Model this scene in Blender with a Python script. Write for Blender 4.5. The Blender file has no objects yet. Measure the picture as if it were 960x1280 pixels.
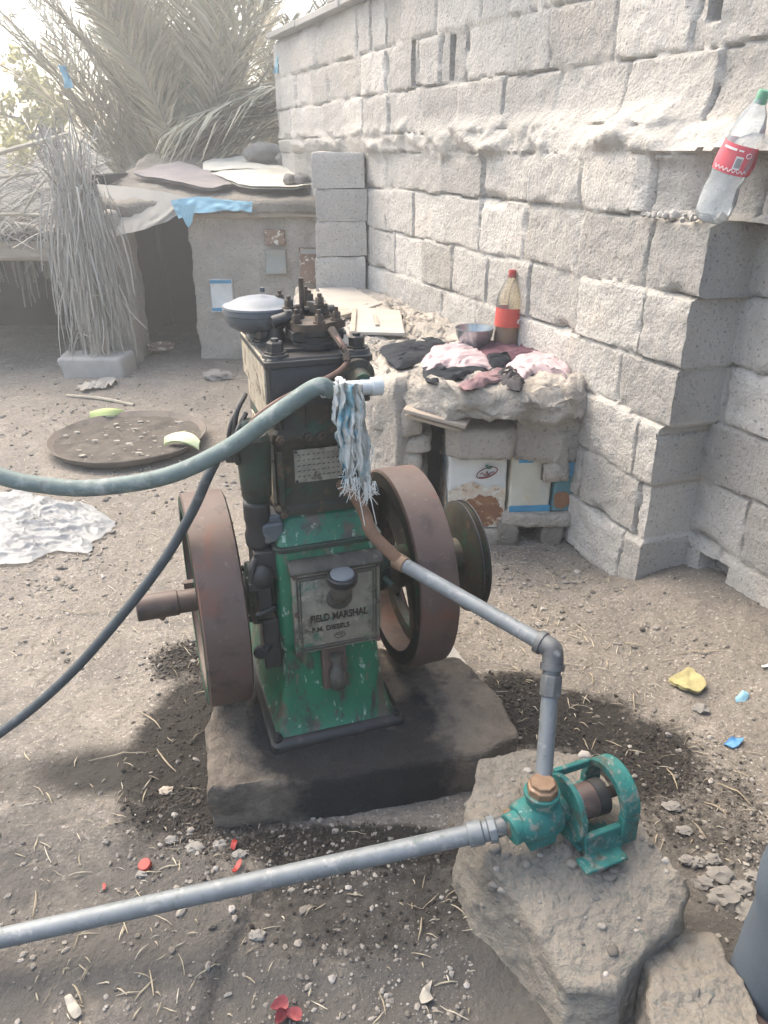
import bpy, bmesh, math, random
import numpy as np
from mathutils import Vector, Matrix, noise as mn
R = math.radians
rng = random.Random(7)
scene = bpy.context.scene
COL = scene.collection

# ------------------------------------------------------------------ camera
CAM_H, TILT, F = 1.5, R(25.1), 960.0
cam_d = bpy.data.cameras.new('camera'); cam = bpy.data.objects.new('camera', cam_d); COL.objects.link(cam)
cam.location = (0, 0, CAM_H); cam.rotation_euler = (math.pi/2 - TILT, 0, 0)
cam_d.sensor_fit = 'HORIZONTAL'; cam_d.sensor_width = 36; cam_d.lens = 36
cam_d.clip_start = 0.05; cam_d.clip_end = 400
scene.camera = cam
_c, _s = math.cos(TILT), math.sin(TILT)
def ray(u, v):
    y = 640 - v
    return u - 480, F*_c + y*_s, -F*_s + y*_c
def gz(u, v, z=0.0):              # measured point of the photograph on the level z
    x, Y, Z = ray(u, v); k = (z - CAM_H)/Z
    return Vector((x*k, Y*k, z))
def gy(u, v, Yw):                 # measured point at the distance Yw
    x, Y, Z = ray(u, v); k = Yw/Y
    return Vector((x*k, Yw, CAM_H + Z*k))

# ------------------------------------------------------------------ world, sun
SUN_EL, SUN_AZ = 56, 312          # azimuth clockwise from +Y: high from the back left
world = bpy.data.worlds.new('World'); scene.world = world; world.use_nodes = True
wn = world.node_tree; wn.nodes.clear()
sky = wn.nodes.new('ShaderNodeTexSky'); sky.sky_type = 'NISHITA'; sky.sun_disc = False
sky.sun_elevation = R(SUN_EL); sky.sun_rotation = R(SUN_AZ)
sky.air_density = 1.0; sky.dust_density = 5.0; sky.ozone_density = 0.6
bg = wn.nodes.new('ShaderNodeBackground'); bg.inputs['Strength'].default_value = 0.15
wo = wn.nodes.new('ShaderNodeOutputWorld')
wn.links.new(sky.outputs[0], bg.inputs[0]); wn.links.new(bg.outputs[0], wo.inputs[0])
sd = bpy.data.lights.new('sun', 'SUN'); sd.energy = .5; sd.angle = R(65); sd.color = (1.0, 0.965, 0.92)
sun = bpy.data.objects.new('sun', sd); COL.objects.link(sun)
a = R(SUN_AZ); dirv = Vector((math.sin(a)*math.cos(R(SUN_EL)), math.cos(a)*math.cos(R(SUN_EL)), math.sin(R(SUN_EL))))
sun.rotation_euler = (-dirv).to_track_quat('-Z', 'Y').to_euler()
sun.location = (0, 0, 12)
scene.view_settings.view_transform = 'Standard'; scene.view_settings.look = 'None'
scene.view_settings.use_white_balance = True; scene.view_settings.white_balance_temperature = 6900; scene.view_settings.white_balance_tint = 7
scene.view_settings.gamma = 1; scene.view_settings.use_curve_mapping = False
scene.view_settings.exposure = 2.12
scene.render.engine = 'CYCLES'
scene.cycles.use_denoising = True
scene.cycles.max_bounces = 8; scene.cycles.transparent_max_bounces = 16

# ------------------------------------------------------------------ materials
def mat(name, c1, c2=None, scale=6.0, rough=0.85, metal=0.0, bump=0.4, bscale=60.0, bdist=0.004, spots=(), spec=0.3,
        attr=None, stretch=(1, 1, 1), contrast=(0.35, 0.65), coarse=0.0, rough_var=0.0):
    m = bpy.data.materials.new(name); m.use_nodes = True
    nt = m.node_tree; N = nt.nodes; L = nt.links
    b = N['Principled BSDF']; b.inputs['Metallic'].default_value = metal
    b.inputs['Roughness'].default_value = rough; b.inputs['Specular IOR Level'].default_value = spec
    tc = N.new('ShaderNodeTexCoord'); mp = N.new('ShaderNodeMapping'); mp.inputs['Scale'].default_value = stretch
    L.new(tc.outputs['Object'], mp.inputs[0])
    def noise(s, det=6, rg=0.6, dist=0.0):
        n = N.new('ShaderNodeTexNoise'); n.inputs['Scale'].default_value = s; n.inputs['Detail'].default_value = det
        n.inputs['Roughness'].default_value = rg; n.inputs['Distortion'].default_value = dist
        L.new(mp.outputs[0], n.inputs['Vector']); return n
    def ramp(src, lo, hi):
        r = N.new('ShaderNodeMapRange'); r.inputs['From Min'].default_value = lo; r.inputs['From Max'].default_value = hi
        L.new(src, r.inputs['Value']); return r.outputs[0]
    def mix(fac, A, B):
        x = N.new('ShaderNodeMix'); x.data_type = 'RGBA'
        if isinstance(fac, float): x.inputs[0].default_value = fac
        else: L.new(fac, x.inputs[0])
        for i, q in ((6, A), (7, B)):
            if isinstance(q, tuple): x.inputs[i].default_value = (*q, 1)
            else: L.new(q, x.inputs[i])
        return x.outputs[2]
    c2 = c2 or tuple(q*0.7 for q in c1)
    n0 = noise(scale)
    col = mix(ramp(n0.outputs['Fac'], *contrast), c1, c2)
    for sp in spots:
        cs, ss, lo, hi = sp[:4]
        ns = noise(ss, 7, 0.65, 0.3)
        f = ramp(ns.outputs['Fac'], lo, hi)
        if len(sp) > 4:
            mm = N.new('ShaderNodeMath'); mm.operation = 'MULTIPLY'; mm.inputs[1].default_value = sp[4]; L.new(f, mm.inputs[0]); f = mm.outputs[0]
        col = mix(f, col, cs)
    if attr:
        for an, ac, noisy in attr:
            at = N.new('ShaderNodeAttribute'); at.attribute_name = an
            f = at.outputs['Fac']
            if noisy:
                ns = noise(noisy, 6, 0.7)
                ad = N.new('ShaderNodeMath'); ad.operation = 'ADD'; L.new(f, ad.inputs[0]); L.new(ns.outputs['Fac'], ad.inputs[1])
                f = ramp(ad.outputs[0], 0.72, 1.12)
            if ac == 'VAL':
                h = N.new('ShaderNodeHueSaturation'); L.new(f, h.inputs['Value']); L.new(col, h.inputs['Color']); col = h.outputs[0]
            else: col = mix(f, col, ac)
    L.new(col, b.inputs['Base Color'])
    if rough_var:
        rr = N.new('ShaderNodeMapRange'); rr.inputs['To Min'].default_value = rough - rough_var; rr.inputs['To Max'].default_value = rough + rough_var
        rr.inputs['From Min'].default_value = 0.35; rr.inputs['From Max'].default_value = 0.65
        L.new(n0.outputs['Fac'], rr.inputs['Value']); L.new(rr.outputs[0], b.inputs['Roughness'])
    if bump:
        bn = noise(bscale, 8, 0.65)
        bp = N.new('ShaderNodeBump'); bp.inputs['Strength'].default_value = bump; bp.inputs['Distance'].default_value = bdist
        h = bn.outputs['Fac']
        if coarse:
            b2 = noise(bscale/6, 4, 0.6); ad = N.new('ShaderNodeMath'); ad.operation = 'MULTIPLY_ADD'
            ad.inputs[1].default_value = coarse; L.new(b2.outputs['Fac'], ad.inputs[0]); L.new(h, ad.inputs[2]); h = ad.outputs[0]
        L.new(h, bp.inputs['Height']); L.new(bp.outputs[0], b.inputs['Normal'])
    return m

def island_mat(name, colors, rough=0.9, bump=0.0):
    m = bpy.data.materials.new(name); m.use_nodes = True; nt = m.node_tree; N = nt.nodes; L = nt.links
    b = N['Principled BSDF']; b.inputs['Roughness'].default_value = rough; b.inputs['Specular IOR Level'].default_value = 0.2
    g = N.new('ShaderNodeNewGeometry'); r = N.new('ShaderNodeValToRGB')
    L.new(g.outputs['Random Per Island'], r.inputs[0])
    el = r.color_ramp.elements
    el[0].position = 0; el[0].color = (*colors[0], 1); el[1].position = 1; el[1].color = (*colors[-1], 1)
    for i, c in enumerate(colors[1:-1]):
        e = el.new((i+1)/(len(colors)-1)); e.color = (*c, 1)
    L.new(r.outputs[0], b.inputs['Base Color'])
    if bump:
        n = N.new('ShaderNodeTexNoise'); n.inputs['Scale'].default_value = 150
        bp = N.new('ShaderNodeBump'); bp.inputs['Strength'].default_value = bump; bp.inputs['Distance'].default_value = .004
        L.new(n.outputs[0], bp.inputs['Height']); L.new(bp.outputs[0], b.inputs['Normal'])
    return m

def clear_mat(name, tint=(0.93, 0.96, 0.97), body=0.1):
    m = bpy.data.materials.new(name); m.use_nodes = True; nt = m.node_tree; N = nt.nodes; L = nt.links; N.clear()
    t = N.new('ShaderNodeBsdfTransparent'); t.inputs[0].default_value = (*tint, 1)
    gl = N.new('ShaderNodeBsdfGlossy'); gl.inputs['Roughness'].default_value = 0.12
    df = N.new('ShaderNodeBsdfDiffuse'); df.inputs[0].default_value = (0.75, 0.8, 0.83, 1)
    lw = N.new('ShaderNodeLayerWeight'); lw.inputs[0].default_value = 0.16
    m1 = N.new('ShaderNodeMixShader'); m2 = N.new('ShaderNodeMixShader'); o = N.new('ShaderNodeOutputMaterial')
    m1.inputs[0].default_value = body; L.new(t.outputs[0], m1.inputs[1]); L.new(df.outputs[0], m1.inputs[2])
    L.new(lw.outputs['Fresnel'], m2.inputs[0]); L.new(m1.outputs[0], m2.inputs[1]); L.new(gl.outputs[0], m2.inputs[2])
    L.new(m2.outputs[0], o.inputs[0])
    return m

M = {}
M['ground'] = mat('dusty_earth', (.220, .195, .166), (.163, .148, .130), 2.2, .95, bump=.9, bscale=95, bdist=.013, coarse=1.6,
                  spots=(((.30, .27, .235), 6, .52, .70, .7), ((.15, .137, .122), 13, .54, .68, .6), ((.09, .083, .074), 60, .53, .66, .85), ((.46, .43, .39), 95, .57, .66, .85), ((.06, .055, .05), 150, .56, .66, .7)),
                  attr=(('grit', (.092, .086, .079), 24), ('wet', (.040, .037, .033), 0), ('oil', (.028, .025, .022), 30)))  # grit: grey gravel colour, darkened further for the dimmer near light
M['block'] = mat('pitted_cement_block', (.47, .448, .415), (.405, .388, .36), 5, .95, bump=1.0, bscale=75, bdist=.014, coarse=.8,
                 spots=(((.50, .45, .39), 2.2, .5, .7, .7), ((.13, .12, .11), 95, .57, .66, .85), ((.62, .60, .57), 60, .58, .70, .6), ((.33, .315, .295), 12, .56, .7, .5)),
                 attr=(('tint', 'VAL', 0), ('mortar', (.45, .425, .385), 0)))
M['mud'] = mat('dry_mud', (.44, .40, .35), (.35, .318, .276), 5, .95, bump=1.0, bscale=60, bdist=.016, coarse=1.4,
               spots=(((.48, .44, .385), 11, .55, .7, .6), ((.17, .15, .13), 70, .56, .66, .7), ((.55, .51, .46), 55, .6, .7, .5)))
M['mud_grey'] = mat('grey_cement_mud', (.25, .224, .188), (.18, .164, .142), 6, .95, bump=1.0, bscale=60, bdist=.014, coarse=1.6,
                    spots=(((.30, .262, .21), 7, .55, .7, .6), ((.10, .12, .11), 50, .56, .68, .8)))
M['slab'] = mat('oily_concrete', (.165, .140, .112), (.11, .094, .077), 9, .85, bump=1, bscale=70, bdist=.012, coarse=1.2,
                attr=(('oil', (.020, .019, .019), 22),), spots=(((.06, .052, .045), 16, .5, .66, .75), ((.22, .19, .155), 40, .58, .68, .6)), spec=.35)
M['concrete'] = mat('plain_concrete', (.36, .345, .32), (.29, .28, .262), 6, .92, bump=.45, bscale=80, spots=(((.2, .19, .175), 30, .6, .75, .5),))
G1 = (.004, .095, .055)
M['green'] = mat('worn_green_enamel', G1, (.003, .07, .042), 17, .42, bump=.25, bscale=40, bdist=.002, spec=.5,
                 spots=(((.09, .072, .055), 14, .54, .61, .9), ((.012, .013, .012), 9, .52, .62, .85), ((.30, .30, .25), 60, .64, .68, .7)), rough_var=.12)
M['green_clean'] = mat('bright_green_enamel', (.004, .118, .060), (.003, .08, .043), 16, .42, bump=.35, bscale=40, bdist=.003, spec=.5, stretch=(1, 1, .38),
                 spots=(((.075, .055, .042), 14, .55, .60, .9), ((.010, .018, .014), 11, .52, .64, .8), ((.28, .36, .30), 46, .60, .64, .75), ((.035, .028, .022), 34, .555, .61, .85), ((.11, .085, .06), 60, .60, .65, .7)))
M['green_dark'] = mat('oily_green_iron', (.012, .040, .027), (.02, .023, .018), 17, .5, bump=.35, bscale=45, bdist=.003, spec=.45,
                 spots=(((.008, .009, .009), 11, .48, .60, .9), ((.08, .055, .038), 22, .57, .66, .8)))
M['block_iron'] = mat('rusty_green_casting', (.024, .032, .023), (.037, .028, .020), 13, .62, bump=.5, bscale=45, bdist=.003, spec=.4,
                 spots=(((.012, .012, .011), 10, .49, .60, .85), ((.008, .06, .036), 14, .56, .62, .8), ((.11, .07, .04), 26, .57, .66, .75)))
M['plate'] = mat('grimy_cover_plate', (.205, .19, .15), (.14, .127, .10), 24, .6, bump=.5, bscale=60, bdist=.002, spec=.4,
                 spots=(((.01, .10, .055), 16, .55, .62, .85), ((.035, .028, .022), 14, .54, .64, .85), ((.33, .30, .24), 46, .58, .68, .6)))
M['plate_trim'] = mat('grimy_trim', (.075, .07, .057), (.035, .032, .027), 22, .6, bump=.4, bscale=60, spec=.4, spots=(((.26, .25, .2), 30, .6, .7, .6),))
M['letter'] = mat('dark_raised_lettering', (.025, .017, .014), (.045, .03, .025), 30, .6, bump=.2)
M['black'] = mat('greasy_black_iron', (.010, .011, .0125), (.018, .018, .018), 16, .5, bump=.4, bscale=50, bdist=.002, spec=.5,
                 spots=(((.06, .05, .04), 26, .60, .70, .6),), rough_var=.12)
M['rust'] = mat('smooth_brown_rust', (.072, .046, .038), (.098, .066, .056), 5, .58, bump=.35, bscale=60, bdist=.001, spec=.45,
                spots=(((.034, .024, .023), 12, .53, .64, .8), ((.12, .045, .028), 9, .55, .66, .7), ((.20, .17, .16), 34, .60, .70, .4)), rough_var=.1)
M['rust_light'] = mat('orange_rust', (.17, .10, .065), (.12, .072, .046), 22, .8, bump=.5, bscale=80, spots=(((.09, .06, .045), 16, .56, .68, .7), ((.38, .34, .28), 9, .6, .7, .6)))
M['steel_rust'] = mat('rusty_nuts', (.11, .085, .066), (.05, .04, .032), 30, .55, metal=.4, bump=.3, bscale=80, spots=(((.03, .03, .03), 12, .5, .65, .7),))
M['galv'] = mat('galvanised_pipe', (.17, .188, .20), (.125, .14, .15), 17, .58, metal=.3, bump=.2, bscale=90, bdist=.001,
                spots=(((.29, .29, .285), 24, .55, .66, .7), ((.075, .095, .085), 38, .57, .67, .75)), spec=.5)
M['galv_dark'] = mat('dark_galvanised_fitting', (.13, .137, .14), (.09, .094, .098), 26, .55, metal=.4, bump=.3, bscale=90, spots=(((.40, .40, .39), 20, .58, .68, .6),))
M['brass'] = mat('brassy_nut', (.22, .15, .10), (.14, .09, .06), 34, .55, metal=.35, bump=.3, spots=(((.42, .38, .33), 20, .6, .7, .6),))
M['hose'] = mat('pale_green_hose', (.125, .165, .158), (.09, .122, .117), 26, .6, bump=.4, bscale=50, spots=(((.27, .29, .275), 18, .54, .66, .7), ((.08, .09, .085), 34, .58, .68, .7)))
M['hose_dark'] = mat('dark_grey_hose', (.055, .066, .074), (.036, .044, .05), 30, .55, bump=.3, bscale=40, spots=(((.17, .18, .18), 18, .58, .7, .5),))
M['white_pvc'] = mat('white_plastic', (.50, .53, .54), (.40, .42, .42), 24, .4, bump=.15, spots=(((.36, .33, .29), 24, .62, .74, .5),))
M['rag_white'] = mat('frayed_white_rag', (.60, .60, .57), (.46, .46, .43), 22, .9, bump=.7, bscale=90, stretch=(1, 1, .25), spots=(((.06, .27, .36), 20, .53, .60, .85), ((.20, .18, .145), 24, .58, .68, .8)))
M['teal'] = mat('teal_pump_paint', (.018, .135, .125), (.015, .095, .088), 30, .6, bump=.45, bscale=70, spots=(((.17, .17, .148), 40, .545, .62, .8), ((.05, .042, .032), 22, .54, .66, .85), ((.28, .36, .33), 70, .62, .68, .6)))
M['alu'] = mat('silver_painted_steel', (.15, .168, .188), (.11, .125, .142), 14, .6, metal=.2, bump=.1, spots=(((.20, .19, .18), 8, .58, .74, .5),), spec=.5)
M['alu_dark'] = mat('dusty_grey_steel', (.10, .113, .128), (.075, .085, .095), 14, .5, metal=.3, bump=.2, spots=(((.27, .25, .22), 12, .56, .72, .6),))
M['cream'] = mat('cream_chipped_paint', (.36, .32, .25), (.26, .225, .17), 26, .75, bump=.4, spots=(((.07, .042, .03), 24, .54, .62, .85),))
M['name'] = mat('worn_name_plate', (.25, .235, .195), (.17, .16, .13), 34, .6, bump=.3, spots=(((.06, .045, .03), 40, .56, .64, .85),))
M['copper'] = mat('brown_fuel_pipe', (.16, .10, .08), (.11, .07, .055), 20, .5, metal=.3, bump=.1)
M['wood'] = mat('weathered_board', (.37, .315, .26), (.29, .245, .2), 6, .85, bump=.4, bscale=50, stretch=(.5, 4, 4), spots=(((.22, .185, .15), 14, .56, .7, .5),))
M['board'] = mat('grey_chipboard', (.36, .335, .30), (.31, .285, .255), 6, .9, bump=.3, bscale=60, spots=(((.26, .235, .21), 8, .55, .7, .5),))
M['dark'] = mat('shade_dark_interior', (.020, .019, .019), (.014, .013, .013), 4, .95)  # near-black colour paints in the shade inside shed, shelter, oven and shelf
M['sack'] = mat('cream_sack_cloth', (.62, .59, .50), (.53, .50, .42), 5, .9, bump=.4, bscale=40, spots=(((.40, .36, .29), 6, .58, .72, .5),))
M['tarp_grey'] = mat('mud_grey_sheet', (.36, .335, .295), (.30, .28, .25), 4, .9, bump=.4, bscale=30)
M['tarp_brown'] = mat('brown_grey_blanket', (.30, .262, .245), (.24, .212, .20), 5, .95, bump=.5, bscale=40)
M['tarp_blue'] = mat('pale_blue_tarpaulin', (.26, .47, .56), (.20, .38, .47), 8, .6, bump=.4, bscale=30, spots=(((.5, .55, .55), 12, .6, .7, .5),))
M['frond'] = island_mat('dry_palm_leaf', [(.25, .215, .15), (.42, .375, .285), (.32, .30, .215), (.50, .45, .35), (.24, .25, .17)], .85)
M['frond_grey'] = island_mat('grey_dead_palm_leaf', [(.17, .16, .14), (.36, .34, .30), (.26, .25, .225), (.44, .42, .38), (.13, .12, .105)], .9)
M['rachis'] = mat('palm_leaf_stem', (.38, .34, .27), (.28, .25, .2), 8, .8, bump=.3, stretch=(1, 1, .2))
M['trunk'] = mat('fibrous_palm_trunk', (.16, .13, .10), (.11, .09, .07), 9, .95, bump=1, bscale=30, bdist=.02)
M['leaf'] = island_mat('sunlit_yellow_leaf', [(.24, .23, .05), (.36, .32, .08), (.16, .17, .04), (.42, .34, .10)], .7)
M['leaf_dark'] = island_mat('dusty_green_leaf', [(.08, .10, .05), (.13, .14, .07), (.18, .18, .10)], .8)
M['gravel'] = island_mat('mixed_gravel', [(.09, .082, .073), (.17, .155, .138), (.25, .23, .205), (.14, .13, .117), (.33, .31, .285)], .95, .4)
M['clod'] = island_mat('dark_oily_clods', [(.020, .018, .017), (.055, .048, .041), (.034, .030, .027), (.095, .085, .073)], .95, .4)
M['straw'] = island_mat('dry_straw', [(.34, .29, .20), (.46, .40, .29), (.25, .21, .15), (.52, .48, .39)], .8)
M['stone'] = mat('grey_stone', (.215, .205, .19), (.165, .157, .145), 20, .9, bump=.6, bscale=60)
M['stone_tan'] = mat('tan_stone', (.33, .285, .235), (.26, .22, .185), 14, .9, bump=.6, bscale=60)
M['iron_tray'] = mat('rusty_tray_iron', (.115, .098, .083), (.16, .135, .115), 6, .75, bump=.4, bscale=50, spots=(((.055, .05, .045), 8, .54, .68, .7),))
M['dirt'] = mat('tray_dirt', (.105, .092, .078), (.06, .053, .046), 12, .95, bump=.9, bscale=60, bdist=.008, spots=(((.25, .22, .19), 26, .6, .7, .7),))
M['peel'] = mat('melon_rind_skin', (.28, .36, .13), (.40, .45, .22), 14, .6, bump=.2)
M['peel_white'] = mat('melon_rind_flesh', (.55, .57, .40), (.45, .5, .3), 12, .6, bump=.2)
M['bagp'] = mat('thin_white_plastic', (.33, .35, .36), (.26, .275, .285), 10, .35, bump=.5, bscale=40, bdist=.008, spec=.5)
M['bagp'].node_tree.nodes['Principled BSDF'].inputs['Alpha'].default_value = .62
M['red'] = mat('faded_red_plastic', (.33, .045, .04), (.26, .035, .03), 20, .5, bump=.1)
M['red_label'] = mat('faded_red_label', (.50, .085, .065), (.44, .07, .055), 20, .5, bump=.1)
M['pink_label'] = mat('sun_bleached_red_label', (.62, .10, .13), (.56, .12, .14), 12, .5, bump=.1)
M['green_cap'] = mat('dull_green_cap', (.10, .26, .17), (.08, .22, .14), 12, .5, bump=.1)
M['white_print'] = mat('white_print', (.78, .77, .75), (.7, .69, .67), 20, .6, bump=0)
M['pet'] = clear_mat('clear_bottle_plastic', (.95, .97, .975), .26)
M['pet_amber'] = clear_mat('stained_bottle_plastic', (.92, .85, .70), .10)
M['liquid'] = mat('brown_dregs', (.22, .105, .02), (.16, .075, .015), 10, .2, bump=0, spec=.5)
M['steel'] = mat('stainless_bowl', (.42, .45, .47), (.36, .385, .40), 7, .25, metal=.85, bump=.05, spec=.5)
M['c_black'] = mat('navy_black_cloth', (.010, .0125, .018), (.018, .022, .028), 18, .95, bump=.5, bscale=120)
M['c_pink'] = mat('pale_pink_cloth', (.44, .345, .35), (.36, .28, .29), 14, .95, bump=.5, bscale=110)
M['c_maroon'] = mat('maroon_cloth', (.105, .050, .066), (.075, .036, .048), 14, .95, bump=.5, bscale=110)
M['c_mauve'] = mat('dusty_mauve_cloth', (.23, .145, .15), (.17, .11, .115), 18, .95, bump=.5, bscale=110)
M['c_grey'] = mat('charcoal_cloth', (.055, .052, .055), (.035, .033, .036), 18, .95, bump=.5, bscale=110)
M['c_slate'] = mat('slate_trouser_cloth', (.075, .095, .118), (.065, .082, .102), 6, .95, bump=.3, bscale=160)
M['skin'] = mat('brown_skin', (.26, .15, .105), (.22, .125, .09), 8, .55, bump=.1)
M['hair'] = mat('black_hair', (.02, .018, .016), None, 30, .7)
M['card'] = mat('yellow_sponge', (.33, .30, .15), (.27, .24, .12), 30, .9, bump=.5)
M['blue_scrap'] = mat('bright_blue_scrap', (.075, .22, .42), (.06, .18, .34), 14, .5, bump=.2)
M['pinkpeel'] = mat('pink_fruit_skin', (.30, .085, .09), (.22, .06, .065), 40, .6, bump=.3)
M['petal'] = mat('pale_husk', (.34, .315, .27), (.25, .23, .195), 20, .8, bump=.3)
M['t_white'] = mat('rusted_white_tin', (.66, .68, .665), (.56, .57, .55), 8, .5, bump=.2, spots=(((.45, .40, .33), 9, .58, .70, .6),), spec=.4)
M['t_rust'] = mat('brown_rusted_tin', (.27, .13, .068), (.19, .085, .046), 26, .7, bump=.4, spots=(((.50, .38, .26), 24, .56, .63, .8), ((.10, .055, .04), 34, .58, .66, .7)))
M['t_flake'] = mat('flaking_white_tin', (.50, .40, .28), (.62, .58, .50), 26, .7, bump=.3, spots=(((.30, .14, .065), 22, .53, .62, .85), ((.66, .67, .65), 30, .57, .63, .8)))
M['t_cream'] = mat('faded_cream_tin', (.52, .50, .42), (.44, .41, .33), 8, .6, bump=.2, spots=(((.48, .36, .17), 9, .57, .66, .6), ((.33, .40, .42), 7, .56, .68, .5)))
M['t_blue'] = mat('faded_blue_tin', (.05, .27, .45), (.045, .21, .35), 10, .55, bump=.2, spots=(((.35, .33, .3), 16, .6, .7, .6),))
M['t_teal'] = mat('rusted_teal_tin', (.065, .19, .225), (.10, .19, .20), 8, .6, bump=.3, spots=(((.24, .135, .09), 9, .52, .64, .8), ((.3, .28, .25), 12, .6, .7, .6)))
M['t_grey'] = mat('mud_smeared_tin', (.28, .31, .30), (.33, .305, .265), 8, .8, bump=.4, spots=(((.5, .5, .47), 30, .62, .68, .7),))
M['t_speck'] = mat('flaking_rust_tin', (.255, .17, .125), (.22, .14, .1), 10, .85, bump=.4, spots=(((.66, .63, .55), 26, .55, .60, .9),))
M['logo_red'] = mat('dark_red_print', (.26, .06, .075), None, 20, .6, bump=0)
M['logo_green'] = mat('green_print', (.03, .22, .13), None, 20, .6, bump=0)
M['far_wall'] = mat('far_adobe_wall', (.42, .33, .25), (.34, .27, .21), 1.5, .95, bump=.5, bscale=12, bdist=.03)

# ------------------------------------------------------------------ mesh builder
def fbm(v, sc, oct_=3):
    t = 0; amp = 1
    for i in range(oct_):
        t += amp*mn.noise(Vector(v)*sc); sc *= 2.1; amp *= .5
    return t
class MB:
    def __init__(s): s.v = []; s.f = []; s.fm = []; s.mi = 0
    def add(s, vs, fs):
        o = len(s.v); s.v += [tuple(q) for q in vs]; s.f += [tuple(i+o for i in f) for f in fs]; s.fm += [s.mi]*len(fs); return o
    def box(s, c, size, rot=None, taper=1.0):
        hx, hy, hz = (q/2 for q in size); vs = []
        for z, k in ((-hz, 1), (hz, taper)):
            for x, y in ((-hx, -hy), (hx, -hy), (hx, hy), (-hx, hy)):
                p = Vector((x*k, y*k, z))
                if rot is not None: p = rot @ p
                vs.append(p + Vector(c))
        s.add(vs, [(3, 2, 1, 0), (4, 5, 6, 7), (0, 1, 5, 4), (1, 2, 6, 5), (2, 3, 7, 6), (3, 0, 4, 7)])
    def rings(s, rings, close=True, cap=True):
        n = len(rings[0]); o = len(s.v); fs = []
        vs = [p for r in rings for p in r]
        for i in range(len(rings)-1):
            for j in range(n if close else n-1):
                k = (j+1) % n; fs.append((i*n+j, i*n+k, (i+1)*n+k, (i+1)*n+j))
        if cap: fs.append(tuple(reversed(range(n)))); fs.append(tuple((len(rings)-1)*n + j for j in range(n)))
        s.add(vs, fs)
    def tube(s, pts, r, n=10, cap=True):
        pts = [Vector(p) for p in pts]; rad = r if isinstance(r, (list, tuple)) else [r]*len(pts)
        rings = []; up = None
        for i, p in enumerate(pts):
            t = (pts[min(i+1, len(pts)-1)] - pts[max(i-1, 0)]).normalized()
            if up is None:
                up = t.orthogonal().normalized()
            up = (up - t*up.dot(t)).normalized(); sd_ = t.cross(up)
            rings.append([p + (up*math.cos(2*math.pi*j/n) + sd_*math.sin(2*math.pi*j/n))*rad[i] for j in range(n)])
        s.rings(rings, cap=cap)
    def lathe(s, prof, c=(0, 0, 0), axis=(0, 0, 1), n=32, cap=False):
        ax = Vector(axis).normalized(); q = ax.to_track_quat('Z', 'Y'); c = Vector(c)
        rings = [[c + q @ Vector((r*math.cos(2*math.pi*j/n), r*math.sin(2*math.pi*j/n), h)) for j in range(n)] for r, h in prof]
        s.rings(rings, cap=cap)
    def grid(s, nu, nv, fn):
        vs = [fn(i/nu, j/nv) for j in range(nv+1) for i in range(nu+1)]
        fs = [(j*(nu+1)+i, j*(nu+1)+i+1, (j+1)*(nu+1)+i+1, (j+1)*(nu+1)+i) for j in range(nv) for i in range(nu)]
        s.add(vs, fs)
    def blob(s, c, r, sub=2, amp=.15, sc=2.0, seed=0):
        bm = bmesh.new(); bmesh.ops.create_icosphere(bm, subdivisions=sub, radius=1)
        r = Vector(r) if not isinstance(r, (int, float)) else Vector((r, r, r)); vs = []
        for v in bm.verts:
            d = 1 + amp*fbm(v.co + Vector((seed*7.3, seed*3.1, 0)), sc, 3)
            vs.append((c[0]+v.co.x*r.x*d, c[1]+v.co.y*r.y*d, c[2]+v.co.z*r.z*d))
        bm.verts.index_update(); s.add(vs, [tuple(v.index for v in f.verts) for f in bm.faces]); bm.free()
    def lump(s, outline, z0, ztop, res=64, nr=10, ns=8, amp=.02, sc=6, bulge=.0, rnd=.03, seed=0, flare=0.0):
        """solid mass of mud, stone or concrete over a star-shaped outline"""
        n = len(outline); cx = sum(p[0] for p in outline)/n; cy = sum(p[1] for p in outline)/n
        per = [0]
        for i in range(n):
            q, p = outline[(i+1) % n], outline[i]; per.append(per[-1] + math.hypot(q[0]-p[0], q[1]-p[1]))
        loop = []
        for j in range(res):
            d = per[-1]*j/res; i = max(k for k in range(n) if per[k] <= d); t = (d-per[i])/max(per[i+1]-per[i], 1e-6)
            q, p = outline[(i+1) % n], outline[i]; loop.append((p[0]+(q[0]-p[0])*t, p[1]+(q[1]-p[1])*t))
        zt = ztop if callable(ztop) else (lambda x, y: ztop)
        sd_ = Vector((seed*5.17, seed*2.3, seed*1.7))
        def D(p, a=amp):
            p = Vector(p); q = p*sc + sd_
            return p + Vector((fbm(q, 1, 4), fbm(q + Vector((31, 7, 3)), 1, 4), fbm(q + Vector((3, 41, 17)), 1, 4)))*a + Vector((mn.noise(q*5.3), mn.noise(q*5.3+Vector((9, 2, 4))), mn.noise(q*5.3+Vector((2, 8, 1)))))*a*.32
        rings = []
        size = max(max(math.hypot(x-cx, y-cy) for x, y in loop), 1e-4)
        for i in range(1, nr+1):
            k = i/nr*(1 - rnd/size)
            rings.append([D((cx+(x-cx)*k, cy+(y-cy)*k, zt(cx+(x-cx)*k, cy+(y-cy)*k))) for x, y in loop])
        for i in range(1, ns+1):
            t = i/ns; ring = []
            for x, y in loop:
                top = zt(x, y); h = top - z0
                if i == 1: kk, z = 1.0, top - min(rnd, h*.3)
                else: kk, z = 1 + bulge*math.sin(math.pi*t)/size + flare*t*t, top - min(rnd, h*.3) - (h - min(rnd, h*.3))*(i-1)/(ns-1)
                ring.append(D((cx+(x-cx)*kk, cy+(y-cy)*kk, z)))
            rings.append(ring)
        o = len(s.v); s.rings(rings, cap=False)
        c = len(s.v); s.v.append(tuple(D((cx, cy, zt(cx, cy)))))
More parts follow.
